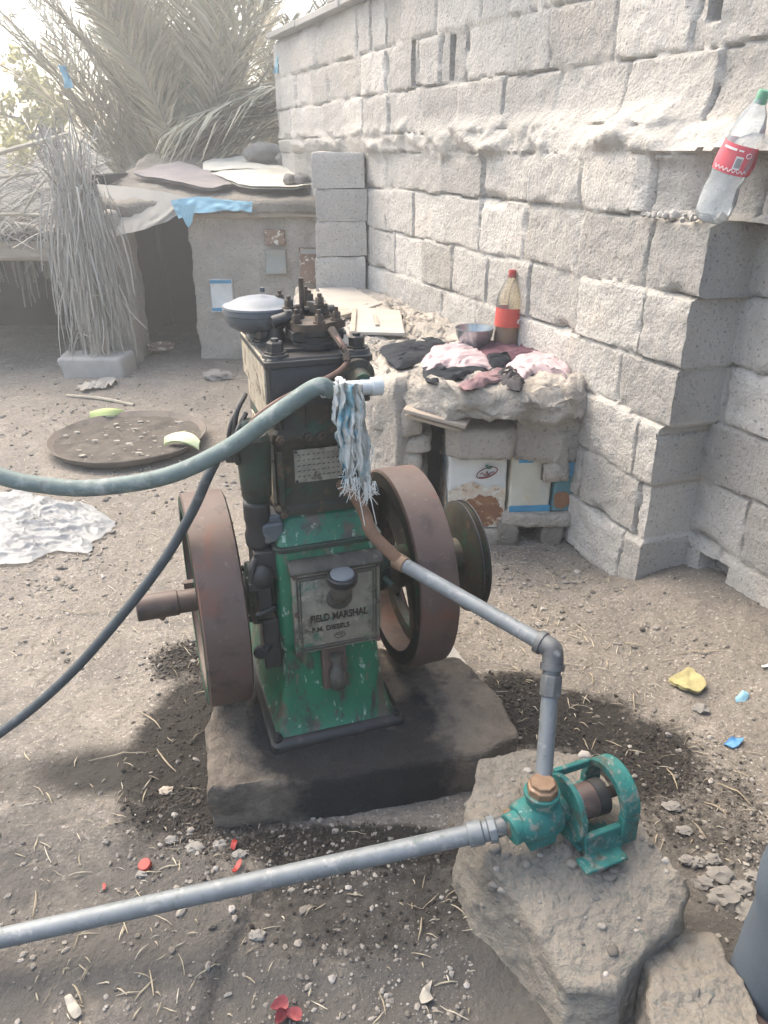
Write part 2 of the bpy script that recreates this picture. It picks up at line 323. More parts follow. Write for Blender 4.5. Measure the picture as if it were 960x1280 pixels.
        for j in range(res): s.f.append((c, o+j, o+(j+1) % res)); s.fm.append(s.mi)
        b = o + (len(rings)-1)*res
        s.f.append(tuple(b+j for j in range(res))); s.fm.append(s.mi)
    def build(s, name, m, parent=None, smooth=True, world=True, bevel=0, autosm=40, attrs=None, fixn=True):
        me = bpy.data.meshes.new(name); v = np.array(s.v, dtype=float)
        off = Vector((0, 0, 0))
        if parent is None:
            lo, hi = v.min(0), v.max(0); off = Vector(((lo[0]+hi[0])/2, (lo[1]+hi[1])/2, lo[2]))
        elif world:
            off = WORLD[parent.name]
        v = v - np.array(off)
        me.from_pydata(v.tolist(), [], s.f)
        ms = m if isinstance(m, (list, tuple)) else [m]
        for q in ms: me.materials.append(q)
        if len(ms) > 1: me.polygons.foreach_set('material_index', s.fm)
        if attrs:
            for an, vals in attrs.items():
                at = me.attributes.new(an, 'FLOAT', 'POINT'); at.data.foreach_set('value', vals)
        if fixn:
            bm = bmesh.new(); bm.from_mesh(me); bmesh.ops.recalc_face_normals(bm, faces=bm.faces); bm.to_mesh(me); bm.free()
        if smooth:
            me.polygons.foreach_set('use_smooth', [True]*len(me.polygons))
            if autosm: me.set_sharp_from_angle(angle=R(autosm))
        me.update()
        o = bpy.data.objects.new(name, me); COL.objects.link(o)
        if parent is None: o.location = off; WORLD[o.name] = off
        else:
            o.parent = parent; WORLD[o.name] = WORLD[parent.name]
        if bevel:
            b = o.modifiers.new('bevel', 'BEVEL'); b.width = bevel; b.segments = 2; b.limit_method = 'ANGLE'; b.angle_limit = R(40)
        return o
WORLD = {}
def tag(o, label=None, cat=None, group=None, kind=None):
    if label: o['label'] = label
    if cat: o['category'] = cat
    if group: o['group'] = group
    if kind: o['kind'] = kind
    return o
def thing(name, label, cat, loc=(0, 0, 0), rz=0, group=None):
    o = bpy.data.objects.new(name, None); COL.objects.link(o); o.location = loc; o.rotation_euler = (0, 0, rz)
    o.empty_display_size = .1; WORLD[o.name] = Vector(loc)
    return tag(o, label, cat, group)
def sub(p_child, p_parent):          # a sub-part hangs on its part
    p_child.parent = p_parent
def rr(x0, x1, y0, y1, z, r, n=5):
    r = min(r, (x1-x0)/2-1e-4, (y1-y0)/2-1e-4); out = []
    for cx, cy, a0 in ((x1-r, y0+r, -90), (x1-r, y1-r, 0), (x0+r, y1-r, 90), (x0+r, y0+r, 180)):
        for i in range(n):
            t = R(a0 + 90*i/(n-1)); out.append(Vector((cx+r*math.cos(t), cy+r*math.sin(t), z)))
    return out
def bez(pts, n=24):                  # smooth path through points (Catmull-Rom)
    P = [Vector(p) for p in pts]; P = [P[0]*2-P[1]] + P + [P[-1]*2-P[-2]]; out = []
    for i in range(1, len(P)-2):
        for k in range(n):
            t = k/n; a_, b_, c_, d_ = P[i-1], P[i], P[i+1], P[i+2]
            out.append(.5*((2*b_) + (c_-a_)*t + (2*a_-5*b_+4*c_-d_)*t*t + (3*b_-a_-3*c_+d_)*t**3))
    out.append(P[-2]); return out
def sstep(a_, b_, x):
    t = min(max((x-a_)/(b_-a_), 0), 1); return t*t*(3-2*t)
def rot_align(d, up=(0, 0, 1)):
    return Vector(d).to_track_quat('X', 'Z').to_matrix()

# ------------------------------------------------------------------ ground
WP = Vector((.97, 2.46)); WD = Vector((-.3907, .9205)); WN = Vector((-.9205, -.3907))   # foot of the block wall: point, direction, outward normal
def wall_ks(x, y):
    p = Vector((x, y)) - WP; return p.dot(WD), p.dot(WN)
STEP = [(-.21, 1.40), (-.267, 1.249), (-.297, 1.146), (-.338, 1.003), (-.36, .80), (-.38, .5)]
OIL = [(-.55, 1.67, .17, .38, 1), (-.46, 1.43, .14, .12, .8), (.50, 1.77, .28, .15, 1), (.68, 1.62, .22, .20, .85), (-.06, 1.32, .38, .075, 1),
       (-.65, 2.06, .12, .13, .75), (-.05, 1.17, .34, .16, .55), (.40, 1.86, .16, .16, .95), (.80, 1.45, .22, .2, .55), (-.30, 1.34, .2, .1, .6)]
WET = [(-.72, 1.565, .27, .10, 1), (-.58, 1.60, .14, .13, 1), (-.95, 1.55, .2, .09, .45)]
def blobs(B, x, y):
    m = 0
    for cx, cy, rx, ry, st in B:
        d = math.hypot((x-cx)/rx, (y-cy)/ry); m = max(m, st*(1-sstep(.55, 1.25, d)))
    return m
def step_x(y):
    for (x0, y0), (x1, y1) in zip(STEP, STEP[1:]):
        if y0 >= y >= y1: return x0 + (x1-x0)*(y0-y)/(y0-y1)
    return None
def gh(x, y, detail=True):
    h = .012*mn.noise(Vector((x*1.3, y*1.3, 3))) + .007*mn.noise(Vector((x*4, y*4, 8)))
    k, n = wall_ks(x, y)
    if -3 < k < 1.2: h += .10*(1-sstep(-.15, .35, n))*(1-sstep(-.05, .25, k))      # earth banked against the recessed wall
    if y > 4.2: h += .05*sstep(4.2, 5.8, y)*(1-sstep(6, 9, y))
    sx = step_x(y)
    if sx is not None and y < 1.36:
        w = sstep(1.36, 1.24, y)
        dx = x - sx + .012*mn.noise(Vector((x*14, y*14, 1)))
        h += w*(.020*(1-sstep(-.004, .008, dx))*sstep(-.5, -.15, dx))
    if detail:
        far = 1/(1 + max(0, y-3)*.3)
        h += (.006*mn.noise(Vector((x*13, y*13, 2))) + .0048*mn.noise(Vector((x*34, y*34, 5))) + .003*mn.noise(Vector((x*80, y*80, 9))))*far
        o = blobs(OIL, x, y)
        if o > .05: h += o*(.008*abs(mn.noise(Vector((x*22, y*22, 11)))) + .007*abs(mn.noise(Vector((x*48, y*48, 4)))))
    return h
def axis_steps(lo, hi, fn):
    out = [lo]
    while out[-1] < hi: out.append(out[-1] + fn(out[-1]))
    return out
xs = axis_steps(0, 90, lambda x: .0125 if x < 1.15 else .022 if x < 2.4 else .06 if x < 4 else .5 if x < 10 else 6)
xs = [-q for q in reversed(xs[1:])] + xs
ys = axis_steps(-.6, 200, lambda y: .1 if y < .6 else .011 if y < 1.7 else .018 if y < 2.8 else .035 if y < 4.5 else .07 if y < 8 else .5 if y < 14 else 8)
ys = [-20, -8, -3, -1.2] + ys
g = MB(); gv = []; oil = []; wet = []; grit = []
for y in ys:
    for x in xs:
        near = abs(x) < 5 and -1 < y < 9
        gv.append((x, y, gh(x, y) if near else (gh(x, y, False) if y < 12 and abs(x) < 9 and y > -1 else 0)))
        grit.append(.9*sstep(1.55, 1.15, y + .25*mn.noise(Vector((x*2.3, y*2.3, 50))))*(.75+.5*mn.noise(Vector((x*5, y*5, 51)))) if near else 0)  # darker toward the camera: gravel tone plus painted falloff of light
        oil.append(blobs(OIL, x, y)*.80 if near else 0); wet.append(blobs(WET, x, y) if near else 0)
nx = len(xs)
g.add(gv, [(j*nx+i, j*nx+i+1, (j+1)*nx+i+1, (j+1)*nx+i) for j in range(len(ys)-1) for i in range(nx-1)])
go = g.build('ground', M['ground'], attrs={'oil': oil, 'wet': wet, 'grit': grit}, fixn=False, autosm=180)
tag(go, kind='structure', label='dusty trampled earth floor of the yard', cat='ground')

# ---- scattered pebbles, clods and chaff (nobody could count them)
ico = bmesh.new(); bmesh.ops.create_icosphere(ico, subdivisions=1, radius=1)
IV = np.array([v.co[:] for v in ico.verts]); ico.verts.index_update(); IF = np.array([[v.index for v in f.verts] for f in ico.faces]); ico.free()
nr_ = np.random.default_rng(5)
def scatter(name, m, spots, label, cat, flat=.6):
    V = []; Fc = []; o = 0
    for x, y, r in spots:
        if SLAB_IN(x, y): continue
        ang = nr_.uniform(0, 6.28); sx, sy, sz = r*nr_.uniform(.7, 1.4), r*nr_.uniform(.6, 1.1), r*nr_.uniform(.4, .9)*flat/.6
        p = IV*(1 + nr_.uniform(-.28, .28, (len(IV), 1))); p = p*np.array([sx, sy, sz]); c_, s_ = math.cos(ang), math.sin(ang)
        p = np.stack([p[:, 0]*c_ - p[:, 1]*s_, p[:, 0]*s_ + p[:, 1]*c_, p[:, 2]], 1) + np.array([x, y, gh(x, y) + sz*.35])
        V.append(p); Fc.append(IF + o); o += len(IV)
    V = np.concatenate(V); Fc = np.concatenate(Fc)
    me = bpy.data.meshes.new(name); me.from_pydata(V.tolist(), [], Fc.tolist()); me.materials.append(m); me.update()
    ob = bpy.data.objects.new(name, me); COL.objects.link(ob); tag(ob, label, cat, kind='stuff'); return ob
def SLAB_IN(x, y):
    return (-.46 < x < .26 and 1.42 < y < 1.95) or (.18 < x < .55 and .82 < y < 1.36)
sp = []
for _ in range(22000):
    y = .75 + 2.4*nr_.random()**1.7; x = nr_.uniform(-1, 1)*(.45*y+.35)
    d = .5 + .5*mn.noise(Vector((x*2.1, y*2.1, 20)))
    rub = max(1-sstep(.3, .9, math.hypot((x+.25)/.55, (y-1.28)/.18)), 1-sstep(.2, 1, math.hypot((x-.95)/.35, (y-1.3)/.5)), 1-sstep(.2, 1, math.hypot((x-.0)/.45, (y-.95)/.35)), .12)
    if nr_.random() < d*rub*1.5: sp.append((x, y, .0014 + .0058*nr_.random()**4.5))
for _ in range(15000):
    y = 2.0 + 4*nr_.random(); x = nr_.uniform(-1, 1)*(.5*y+.2)
    k, n = wall_ks(x, y)
    if n > .05 and nr_.random() < .5 + mn.noise(Vector((x*1.7, y*1.7, 2))): sp.append((x, y, 002e-3 + .012*nr_.random()**4))
for _ in range(1900):
    if nr_.random() < .6: x, y = nr_.normal(.9, .17), nr_.normal(1.3, .33)
    else: x, y = nr_.normal(-.35, .35), nr_.normal(1.22, .16)
    if mn.noise(Vector((x*5, y*5, 8))) > nr_.uniform(-.5, .4): sp.append((x, y, .0025 + .0075*nr_.random()**3))
scatter('gravel', M['gravel'], sp, 'small mixed gravel strewn over the earth floor', 'gravel')
sp = []
while len(sp) < 12000:
    cx, cy, rx, ry, st = OIL[int(nr_.integers(len(OIL)))]
    x, y = cx + nr_.normal()*rx*.62, cy + nr_.normal()*ry*.62
    if blobs(OIL, x, y)*(.6+.8*mn.noise(Vector((x*6, y*6, 1)))) > nr_.random()*.6: sp.append((x, y, .0011 + .0055*nr_.random()**5))
scatter('dark_rubble', M['clod'], sp, 'black oil soaked crumbs and clods around the engine slab', 'rubble')
def strip(mb, p, yaw, L, w, bend, lift=.0, n=4):
    x, y = p; vs = []
    for i in range(n+1):
        t = i/n; a_ = yaw + bend*t; z = gh(x, y) + .003 + lift*math.sin(math.pi*t)
        nx_, ny_ = -math.sin(a_)*w/2, math.cos(a_)*w/2
        k = 1-.5*abs(2*t-1)
        vs += [(x+nx_*k, y+ny_*k, z), (x, y, z+w*.45), (x-nx_*k, y-ny_*k, z)]
        x += math.cos(a_)*L/n; y += math.sin(a_)*L/n
    fs = []
    for i in range(n):
        a0, b0 = i*3, (i+1)*3; fs += [(a0, a0+1, b0+1, b0), (a0+1, a0+2, b0+2, b0+1)]
    mb.add(vs, fs)
mb = MB()
for _ in range(7500):
    y = .8 + 5*nr_.random()**1.15; x = nr_.uniform(-1, 1)*(.5*y+.2)
    k, n = wall_ks(x, y)
    if n < .05 or SLAB_IN(x, y) or (y < 2 and nr_.random() < .5) or mn.noise(Vector((x*1.4, y*1.4, 33))) < nr_.uniform(-.5, .35): continue
    strip(mb, (x, y), nr_.uniform(0, 6.28), .012+.05*nr_.random()**2, .0016+.0022*nr_.random(), nr_.normal()*.22, .003)
tag(mb.build('chaff', M['straw'], smooth=False, fixn=False), 'bits of chaff and straw littering the earth floor', 'chaff', kind='stuff')
mb = MB()                                   # the single long straws
STRAWS = [(205, 955, -1.0, .11), (150, 945, .35, .16), (140, 1035, .1, .055), (190, 900, -.6, .13), (46, 1130, 1.7, .07), (100, 1245, -.7, .05), (527, 1165, 1.25, .055), (388, 1140, 1.0, .035), (660, 1300, .3, .05),
          (870, 830, -.1, .14), (790, 812, -.7, .06), (918, 990, -.75, .09), (842, 975, 1.5, .07), (895, 1010, -.7, .06), (95, 770, -.35, .16), (790, 880, 1.5, .07), (740, 850, 1.4, .06)]
for i, (u, v, yaw, L) in enumerate(STRAWS):
    p = gz(u, v); m_ = MB(); strip(m_, (p.x - math.cos(yaw)*L/2, p.y - math.sin(yaw)*L/2), yaw, L, .0045, .35*(-1)**i, .006, 7)
    o = m_.build('straw_stalk', M['straw'], smooth=False, fixn=False)
    side = 'on the bare ground left of the engine slab' if p.x < -.3 else 'among the grit in front of the engine slab' if p.x < .25 else 'on the ground right of the green pump'
    tag(o, 'long pale straw stalk lying ' + side, 'straw', 'long straw stalks on the ground')
# ---- single stones
STONES = [(208, 990, .016, 1, 'small tan stone on the wet oil stain left of the engine slab', 'single stones on the ground'),
          (178, 1098, .011, 0, 'small grey stone beside the red bottle cap', 'single stones on the ground'),
          (322, 1170, .016, 0, 'oval pale grey pebble below the long grey pipe', 'single stones on the ground'),
          (272, 481, .085, 0, 'flat grey stone lying in front of the mud shed', 'single stones on the ground'),
          (875, 890, .022, 0, 'pale grey stone just below the yellow scrap', 'single stones on the ground')]
for k, (u, v, r) in enumerate([(900, 1095, .028), (925, 1110, .022), (905, 1125, .034), (880, 1105, .020), (870, 1080, .018), (935, 1140, .03), (858, 1078, .016), (890, 1075, .017), (945, 1095, .02), (840, 1010, .02), (855, 1040, .017)]):
    STONES.append((u, v, r, 0, 'grey rubble stone on the ground to the right of the pump block', 'rubble stones right of the pump'))
for k, (u, v, r) in enumerate([(245, 1065, .018), (275, 1060, .016), (215, 1052, .014), (300, 1075, .014), (340, 1100, .012)]):
    STONES.append((u, v, r, 0, 'grey lump of broken cement along the front of the engine slab', 'cement lumps before the slab'))
for k, (u, v, r, tan, lab, grp) in enumerate(STONES):
    p = gz(u, v); m_ = MB(); m_.blob((p.x, p.y, gh(p.x, p.y)+r*.22), (r*1.1, r*.8, r*.5), 3, .5, 1.9, k+2)
    tag(m_.build('stone', M['stone_tan' if tan else 'stone']), lab, 'stone', grp)

# ------------------------------------------------------------------ block wall
def build_wall():
    seed = 3; wr = random.Random(11)
    ZC = [0, .22, .44, .66, .86, 1.08, 1.31, 1.50, 1.585, 1.79, 2.0, 2.24]
    KEND = [.022, .035, .026, -.004, -.010, -.03]
    K0, K1 = -1.9, 4.6
    joints = {}
    for c in range(len(ZC)-1):
        for recess in (0, 1):
            js = []; k = K0 - wr.random()*.4
            while k < K1 + .5:
                js.append(k); k += wr.choice((.36, .37, .39, .35, .38, .21 if c > 8 else .36))
            joints[(c, recess)] = js
    prop = {}
    def block_of(c, recess, k):
        js = joints[(c, recess)]
        lo, hi = 0, len(js)-1
        while hi-lo > 1:
            mid = (lo+hi)//2
            if js[mid] <= k: lo = mid
            else: hi = mid
        key = (c, recess, lo)
        if key not in prop:
            r = random.Random(c*977+recess*131+lo*17)
            prop[key] = (r.uniform(-.008, .010), r.uniform(-.03, .03), r.uniform(-.03, .03), r.choice((.80, .90, .96, 1.0, 1.04, 1.10, 1.16)), r.random(), r.random())
        return js[lo], js[lo+1], prop[key]
    ks = axis_steps(K0, K1, lambda k: .03 if k < -.55 else .0085 if k < 1.1 else .012 if k < 2.9 else .03)
    zs = axis_steps(-.12, 2.25, lambda z: .0095 if z < 1.9 else .014)
    vs = []; tint = []; mort = []
    for z in zs:
        for k in ks:
            wk = k + .010*mn.noise(Vector((k*9, z*9, 1))) + .004*mn.noise(Vector((k*31, z*31, 2)))
            wz = z + .012*mn.noise(Vector((k*5, z*6, 5))) + .005*mn.noise(Vector((k*27, z*27, 7)))
            c = 0
            while c < len(ZC)-2 and wz > ZC[c+1]: c += 1
            recess = 1 if (c < 6 and k < KEND[c] + .006*mn.noise(Vector((z*20, 1, 1)))) else 0
            a_, b_, (off, tx, tz, tn, f1, f2) = block_of(c, recess, wk)
            d1 = min(wk-a_, b_-wk); d2a, d2b = wz-ZC[c], ZC[c+1]-wz; d2 = min(d2a, d2b)
            d = min(d1, d2)
            n = 0
            # courses below the ledge stand proud at the near end, a little recessed far off
            n += .008 - .035*sstep(.0, 1.9, k)
            back = -.185*min(1, max(0, (2.1-k)/2.2))                       # the upper wall runs back behind the thicker lower wall
            zj = z + .042*mn.noise(Vector((k*3.3, 3, 9))) + .022*mn.noise(Vector((k*11, 3, 9))) + .008*mn.noise(Vector((k*40, z*20, 9)))
            if z > 1.40 and not (c == 6 and k < .30): n = n + (back-n)*(.55*sstep(1.46, 1.58, zj) + .45*sstep(1.47, 1.76, zj))
            elif c >= 7: n = back
            if c == 6 and k < .36: n = n + (back*.62-n)*(1-sstep(.06, .36, k + .05*mn.noise(Vector((k*9, z*9, 44)))))*sstep(1.30, 1.33, z)    # broken out ledge where the bottle leans
            band = sstep(1.465, 1.55, zj)*(1-sstep(1.57, 1.66, zj))*(.45+.55*sstep(-.35, .2, mn.noise(Vector((k*3.1, 5, 2)))))
            band *= .25 + .75*sstep(-.02, .30, k)
            n += band*(.022 + .040*fbm((k*7, z*11, 4), 1, 4) - back*.5)
            if c < 3 and not recess: n += .012*(1-sstep(.405 + .02*math.sin(c*2.2), .415 + .02*math.sin(c*2.2), k))   # stub pier at the near end
            if c == 0 and not recess: n += .015
            if recess: n -= .20
            m_ = band*.8
            if c != 7:
                fill = sstep(-.12, .32, mn.noise(Vector((k*2.6, z*4.1, 60))) - (.18 if d1 < d2 else 0))      # mortar smeared flush here and there
                gd = (.021 if not recess else .018)*(1 - .85*fill)
                if d1 < d2 and f2 < .18: gd *= .25
                gr = 1 - sstep(.0015, .0075, d); rd = 1 - sstep(.0, .016, d)
                n += off + tx*(wk-(a_+b_)/2)*.5 + tz*(wz-(ZC[c]+ZC[c+1])/2)*.5 - gd*gr - .0035*rd*rd
                m_ = max(m_, (1-sstep(.004, .016, d))*fill)
            n += .0045*fbm((k*17, z*17, 8), 1, 3) + .0022*mn.noise(Vector((k*70, z*70, 3)))
            ch = mn.noise(Vector((k*6.5, z*6.5, 15)))                       # chipped corners
            if d < .045 and ch > .25: n -= (ch-.25)*.06*(1-sstep(0, .045, d))
            if c == 0 and recess and -.17 < k < -.05 and .10 < z < .17: n -= .08     # hole at the foot
            if z > 1.86 and .24 < k < .30: n -= .09*sstep(1.86, 1.88, z)*(1-sstep(1.93, 1.95, z))*sstep(.24, .25, k)*(1-sstep(.29, .30, k))
            if 2.10 < k < 2.13 and 1.80 < z < 2.0: n -= .10
            if 1.74 < k < 1.77 and 1.80 < z < 1.98: n -= .08
            p = WP + WD*k + WN*n
            vs.append((p.x, p.y, z)); tint.append(tn if m_ < .5 else 1.0); mort.append(m_)
    w = MB(); nk = len(ks); nz = len(zs)
    w.add(vs, [(j*nk+i, j*nk+i+1, (j+1)*nk+i+1, (j+1)*nk+i) for j in range(nz-1) for i in range(nk-1)])
    # returned ends, top and back give the wall its thickness
    bo = []
    per = [j*nk for j in range(nz)] + [(nz-1)*nk + i for i in range(1, nk)] + [j*nk + nk-1 for j in range(nz-2, -1, -1)]
    for q in per:
        x, y, z = vs[q]; k, n = wall_ks(x, y); p = WP + WD*k + WN*(-.42); bo.append((p.x, p.y, z))
    o = len(w.v); w.v += bo
    for i in range(len(per)-1): w.f.append((per[i], per[i+1], o+i+1, o+i)); w.fm.append(0)
    c4 = [WP + WD*kk + WN*(-.42) for kk in (K0, K1)]
    w.f.append(tuple(range(o, o+len(bo)))); w.fm.append(0)
    tint += [1.0]*len(bo); mort += [0.0]*len(bo)
    t = thing('block_wall', 'tall rough wall of pitted cement blocks with a mortar ledge along the right side', 'wall', (WP.x, WP.y, 0))
    w.build('masonry', M['block'], t, attrs={'tint': tint, 'mortar': mort}, autosm=60, fixn=False)
    cp = MB()
    for i, (k0, k1) in enumerate(((1.25, 2.1), (2.12, 3.0), (3.02, 3.85), (3.87, 4.57))):
        p0, p1 = WP + WD*k0, WP + WD*k1; m_ = (p0+p1)/2 + WN*(-.1)
        cp.box((m_.x - .05*WN.x, m_.y - .05*WN.y, 2.273+.004*(i % 2)), ((k1-k0), .42, .04), Matrix.Rotation(math.atan2(WD.y, WD.x), 3, 'Z'))
    cp.build('coping', M['concrete'], t, bevel=.006)
    return t
build_wall()
# pier at the far corner of the bench
pr = thing('block_pier', 'short stack of cement blocks in the far corner between mud shed and block wall', 'pier', (-.27, 5.1, 0))
for i, (z0, z1) in enumerate(((.0, .27), (.275, .495), (.50, .695), (.70, .91), (.915, 1.115), (1.12, 1.30), (1.305, 1.50))):
    m_ = MB(); dx = .008*((i*7) % 3 - 1)
    m_.lump([(-.42+dx, 4.98), (-.11+dx, 5.03), (-.11+dx, 5.32), (-.42+dx, 5.32)], z0, z1, 60, 5, 6, .006, 9, 0, .012, i+40)
    m_.build('block', M['block'], pr, attrs={'tint': [(1.0, 1.14, .95, 1.1, 1.06, .98, 1.12)[i]]*len(m_.v)})
# ------------------------------------------------------------------ engine slab
m_ = MB()
m_.lump([(-.418, 1.372), (-.1, 1.418), (.255, 1.50), (.35, 1.565), (.33, 1.70), (.235, 1.90), (.0, 1.95), (-.30, 1.92), (-.47, 1.80), (-.468, 1.60), (-.44, 1.45)],
        -.05, .130, 220, 40, 14, .010, 9, .0, .010, 3)
def oilslab(p):
    x, y, z = p; o = 0
    o = max(o, 1-sstep(.6, 1.15, math.hypot((x+.08)/.30, (y-1.49)/.13)))
    o = max(o, 1-sstep(.5, 1.2, math.hypot((x+.29)/.09, (y-1.66)/.22)), .9*(1-sstep(.5, 1.2, math.hypot((x-.08)/.08, (y-1.62)/.14))))
    o = max(o, .85*(1-sstep(.5, 1.2, math.hypot((x-.03)/.15, (y-1.44)/.10))))
    return o*.74
sl = m_.build('engine_slab', M['slab'], attrs={'oil': [oilslab(p) for p in m_.v]}, autosm=70)
tag(sl, 'low oil blackened concrete slab under the green engine', 'concrete slab')
# smooth cement strip behind the slab on the right
m_ = MB(); m_.lump([(.20, 1.80), (.33, 1.69), (.345, 1.74), (.22, 2.12), (.10, 2.2), (.02, 2.05)], -.05, .045, 70, 10, 5, .005, 8, 0, .015, 9)
tag(m_.build('cement_strip', M['concrete']), 'smooth grey cement strip sloping behind the right flywheel', 'concrete strip')

# ------------------------------------------------------------------ engine
EO = Vector((-.114, 1.556, .128)); EA = R(18.5)
eng = thing('stationary_engine', 'old green twin flywheel diesel engine with rusty wheel rims standing on the oily slab', 'engine', EO, EA)
ER = Matrix.Rotation(EA, 3, 'Z')
def ew(x, y, z): return EO + ER @ Vector((x, y, z))           # engine point in the yard
def ep(mb, name, m, parent=eng, **k): return mb.build(name, m, parent, world=False, **k)
# pedestal: flared foot
m_ = MB(); rings = []
for z, hw, y0, y1 in ((-.004, .168, .0, .56), (.016, .168, .0, .56), (.024, .160, .008, .552), (.045, .150, .018, .545), (.085, .1395, .030, .535), (.14, .130, .038, .53), (.20, .124, .044, .525), (.262, .120, .048, .52)):
    rings.append(rr(-hw, hw, y0, y1, z, .018))
m_.rings(rings); ped = ep(m_, 'pedestal', M['green_clean'], autosm=50)
m_ = MB()
m_.rings([rr(-.176, .176, -.010, .57, -.006, .02), rr(-.176, .176, -.010, .57, .014, .02), rr(-.169, .169, -.004, .564, .022, .02), rr(-.160, .160, .006, .556, .028, .02)])
sub(ep(m_, 'foot_flange', M['black']), ped)
for x, y in ((-.158, .012), (.158, .012), (-.158, .54), (.158, .54)):
    m_ = MB(); m_.lathe([(0, 0), (.013, 0), (.013, .010), (.007, .011), (.007, .022), (0, .022)], (x, y, .022), (0, 0, 1), 6); sub(ep(m_, 'foot_bolt', M['black']), ped)
# crankcase
m_ = MB(); rings = []
for z, hw, y0, y1 in ((.255, .120, .048, .52), (.268, .127, .040, .53), (.30, .129, .038, .53), (.53, .127, .040, .53), (.553, .122, .046, .52), (.572, .112, .062, .50), (.598, .104, .092, .46), (.612, .100, .100, .45)):
    rings.append(rr(-hw, hw, y0, y1, z, .02))
m_.rings(rings); cc = ep(m_, 'crankcase', M['green_clean'], autosm=50)
m_ = MB()                               # dark side doors and bearing housings
for sgn in (-1, 1):
    m_.box((sgn*.131, .27, .40), (.012, .36, .24))
    m_.lathe([(.0, 0), (.085, 0), (.085, .035), (.055, .045), (.050, .085), (.0, .085)], (sgn*.132, .27, .31), (sgn, 0, 0), 28)
    for k in range(6):
        t = k/6*6.283; m_.lathe([(.0, 0), (.010, 0), (.010, .012), (0, .012)], (sgn*.166, .27+.068*math.cos(t), .31+.068*math.sin(t)), (sgn, 0, 0), 6)
sub(ep(m_, 'bearing_housing', M['green_dark'], bevel=.003), cc)
# front cover with raised lettering
m_ = MB()
m_.rings([[Vector((p.x, y, p.y)) for p in rr(-.098+q, .116-q, .264+q, .497-q, 0, .01)] for y, q in ((.045, 0), (.022, 0), (.018, .004))])
fc = ep(m_, 'front_cover', M['plate'], autosm=40)
m_ = MB()
def frame(mb, x0, x1, z0, z1, w, y0, y1):
    for (a0, a1, b0, b1) in ((x0, x1, z0, z0+w), (x0, x1, z1-w, z1), (x0, x0+w, z0+w, z1-w), (x1-w, x1, z0+w, z1-w)):
        mb.box(((a0+a1)/2, (y0+y1)/2, (b0+b1)/2), (a1-a0, abs(y1-y0), b1-b0))
frame(m_, -.090, .108, .272, .478, .004, .0185, .0145)
frame(m_, -.082, .100, .280, .470, .0025, .0185, .0155)
sub(ep(m_, 'raised_border', M['plate_trim']), fc)
m_ = MB()
m_.rings([[Vector((x, y, z)) for y, z in ((.046, .488), (.008, .488), (.004, .494), (.008, .502), (.03, .516), (.046, .516))] for x in (-.104, .121)])
sub(ep(m_, 'top_ledge', M['plate_trim'], bevel=.002), fc)
def text(name, body, size, loc, rot, m, parent, ext=.0015, width=1.0, align='CENTER'):
    cu = bpy.data.curves.new(name, 'FONT'); cu.body = body; cu.size = size; cu.extrude = ext; cu.align_x = align; cu.offset = size*.012
    ob = bpy.data.objects.new(name+'_tmp', cu); COL.objects.link(ob); bpy.context.view_layer.update()
    me = bpy.data.meshes.new_from_object(ob.evaluated_get(bpy.context.evaluated_depsgraph_get())); bpy.data.objects.remove(ob)
    me.materials.clear(); me.materials.append(m); me.name = name
    o = bpy.data.objects.new(name, me); COL.objects.link(o); o.parent = parent; o.location = loc; o.rotation_euler = rot; o.scale = (width, 1, 1)
    WORLD[o.name] = Vector((0, 0, 0)); return o
text('raised_lettering', 'FIELD MARSHAL', .0275, (.011, .0172, .350), (R(90), 0, 0), M['letter'], fc, .002, .735)
text('raised_lettering', 'P.M. DIESELS', .0185, (-.010, .0172, .322), (R(90), 0, 0), M['letter'], fc, .0012, .95)
m_ = MB(); m_.tube([(.012+.014*math.cos(t), .0172, .302+.0075*math.sin(t)) for t in [i/16*6.283 for i in range(17)]], .0011, 5); m_.tube([(.004, .0172, .302), (.008, .0172, .305), (.012, .0172, .300), (.016, .0172, .304), (.020, .0172, .301)], .0011, 5); sub(ep(m_, 'raised_emblem', M['letter']), fc)
for x, z in ((-.0925, .27), (.1105, .27), (-.0925, .38), (.1105, .38), (-.0925, .482), (.1105, .482)):
    m_ = MB(); m_.lathe([(0, 0), (.0062, 0), (.0062, .005), (0, .006)], (x, .0178, z), (0, -1, 0), 6); sub(ep(m_, 'cover_bolt', M['rust']), fc)
m_ = MB(); m_.rings([rr(-.1315, .1315, .0355, .5345, z, .02) for z in (.536, .549)]); sub(ep(m_, 'seam_flange', M['green_dark'], bevel=.002), cc)
# oil filler
m_ = MB(); m_.tube(bez([(.014, .030, .405), (.014, .006, .425), (.014, -.008, .450), (.014, -.010, .474)], 8), [.022]*12 + [.024]*13, 16)
m_.lathe([(0, 0), (.036, 0), (.030, .012), (0, .012)], (.014, .024, .408), (0, -1, 0), 20)
fl = ep(m_, 'filler_neck', M['plate_trim'])
m_ = MB(); m_.lathe([(0, .0), (.034, .0), (.036, .004), (.036, .018), (.033, .021), (0, .021)], (.014, -.010, .466), (0, -.12, 1), 28)
sub(ep(m_, 'filler_collar', M['black']), fl)
m_ = MB(); m_.lathe([(0, 0), (.0275, 0), (.0285, .003), (.026, .007), (.012, .010), (0, .0105)], (.014, -.0125, .486), (0, -.12, 1), 28)
sub(ep(m_, 'filler_cap', M['alu']), fl)
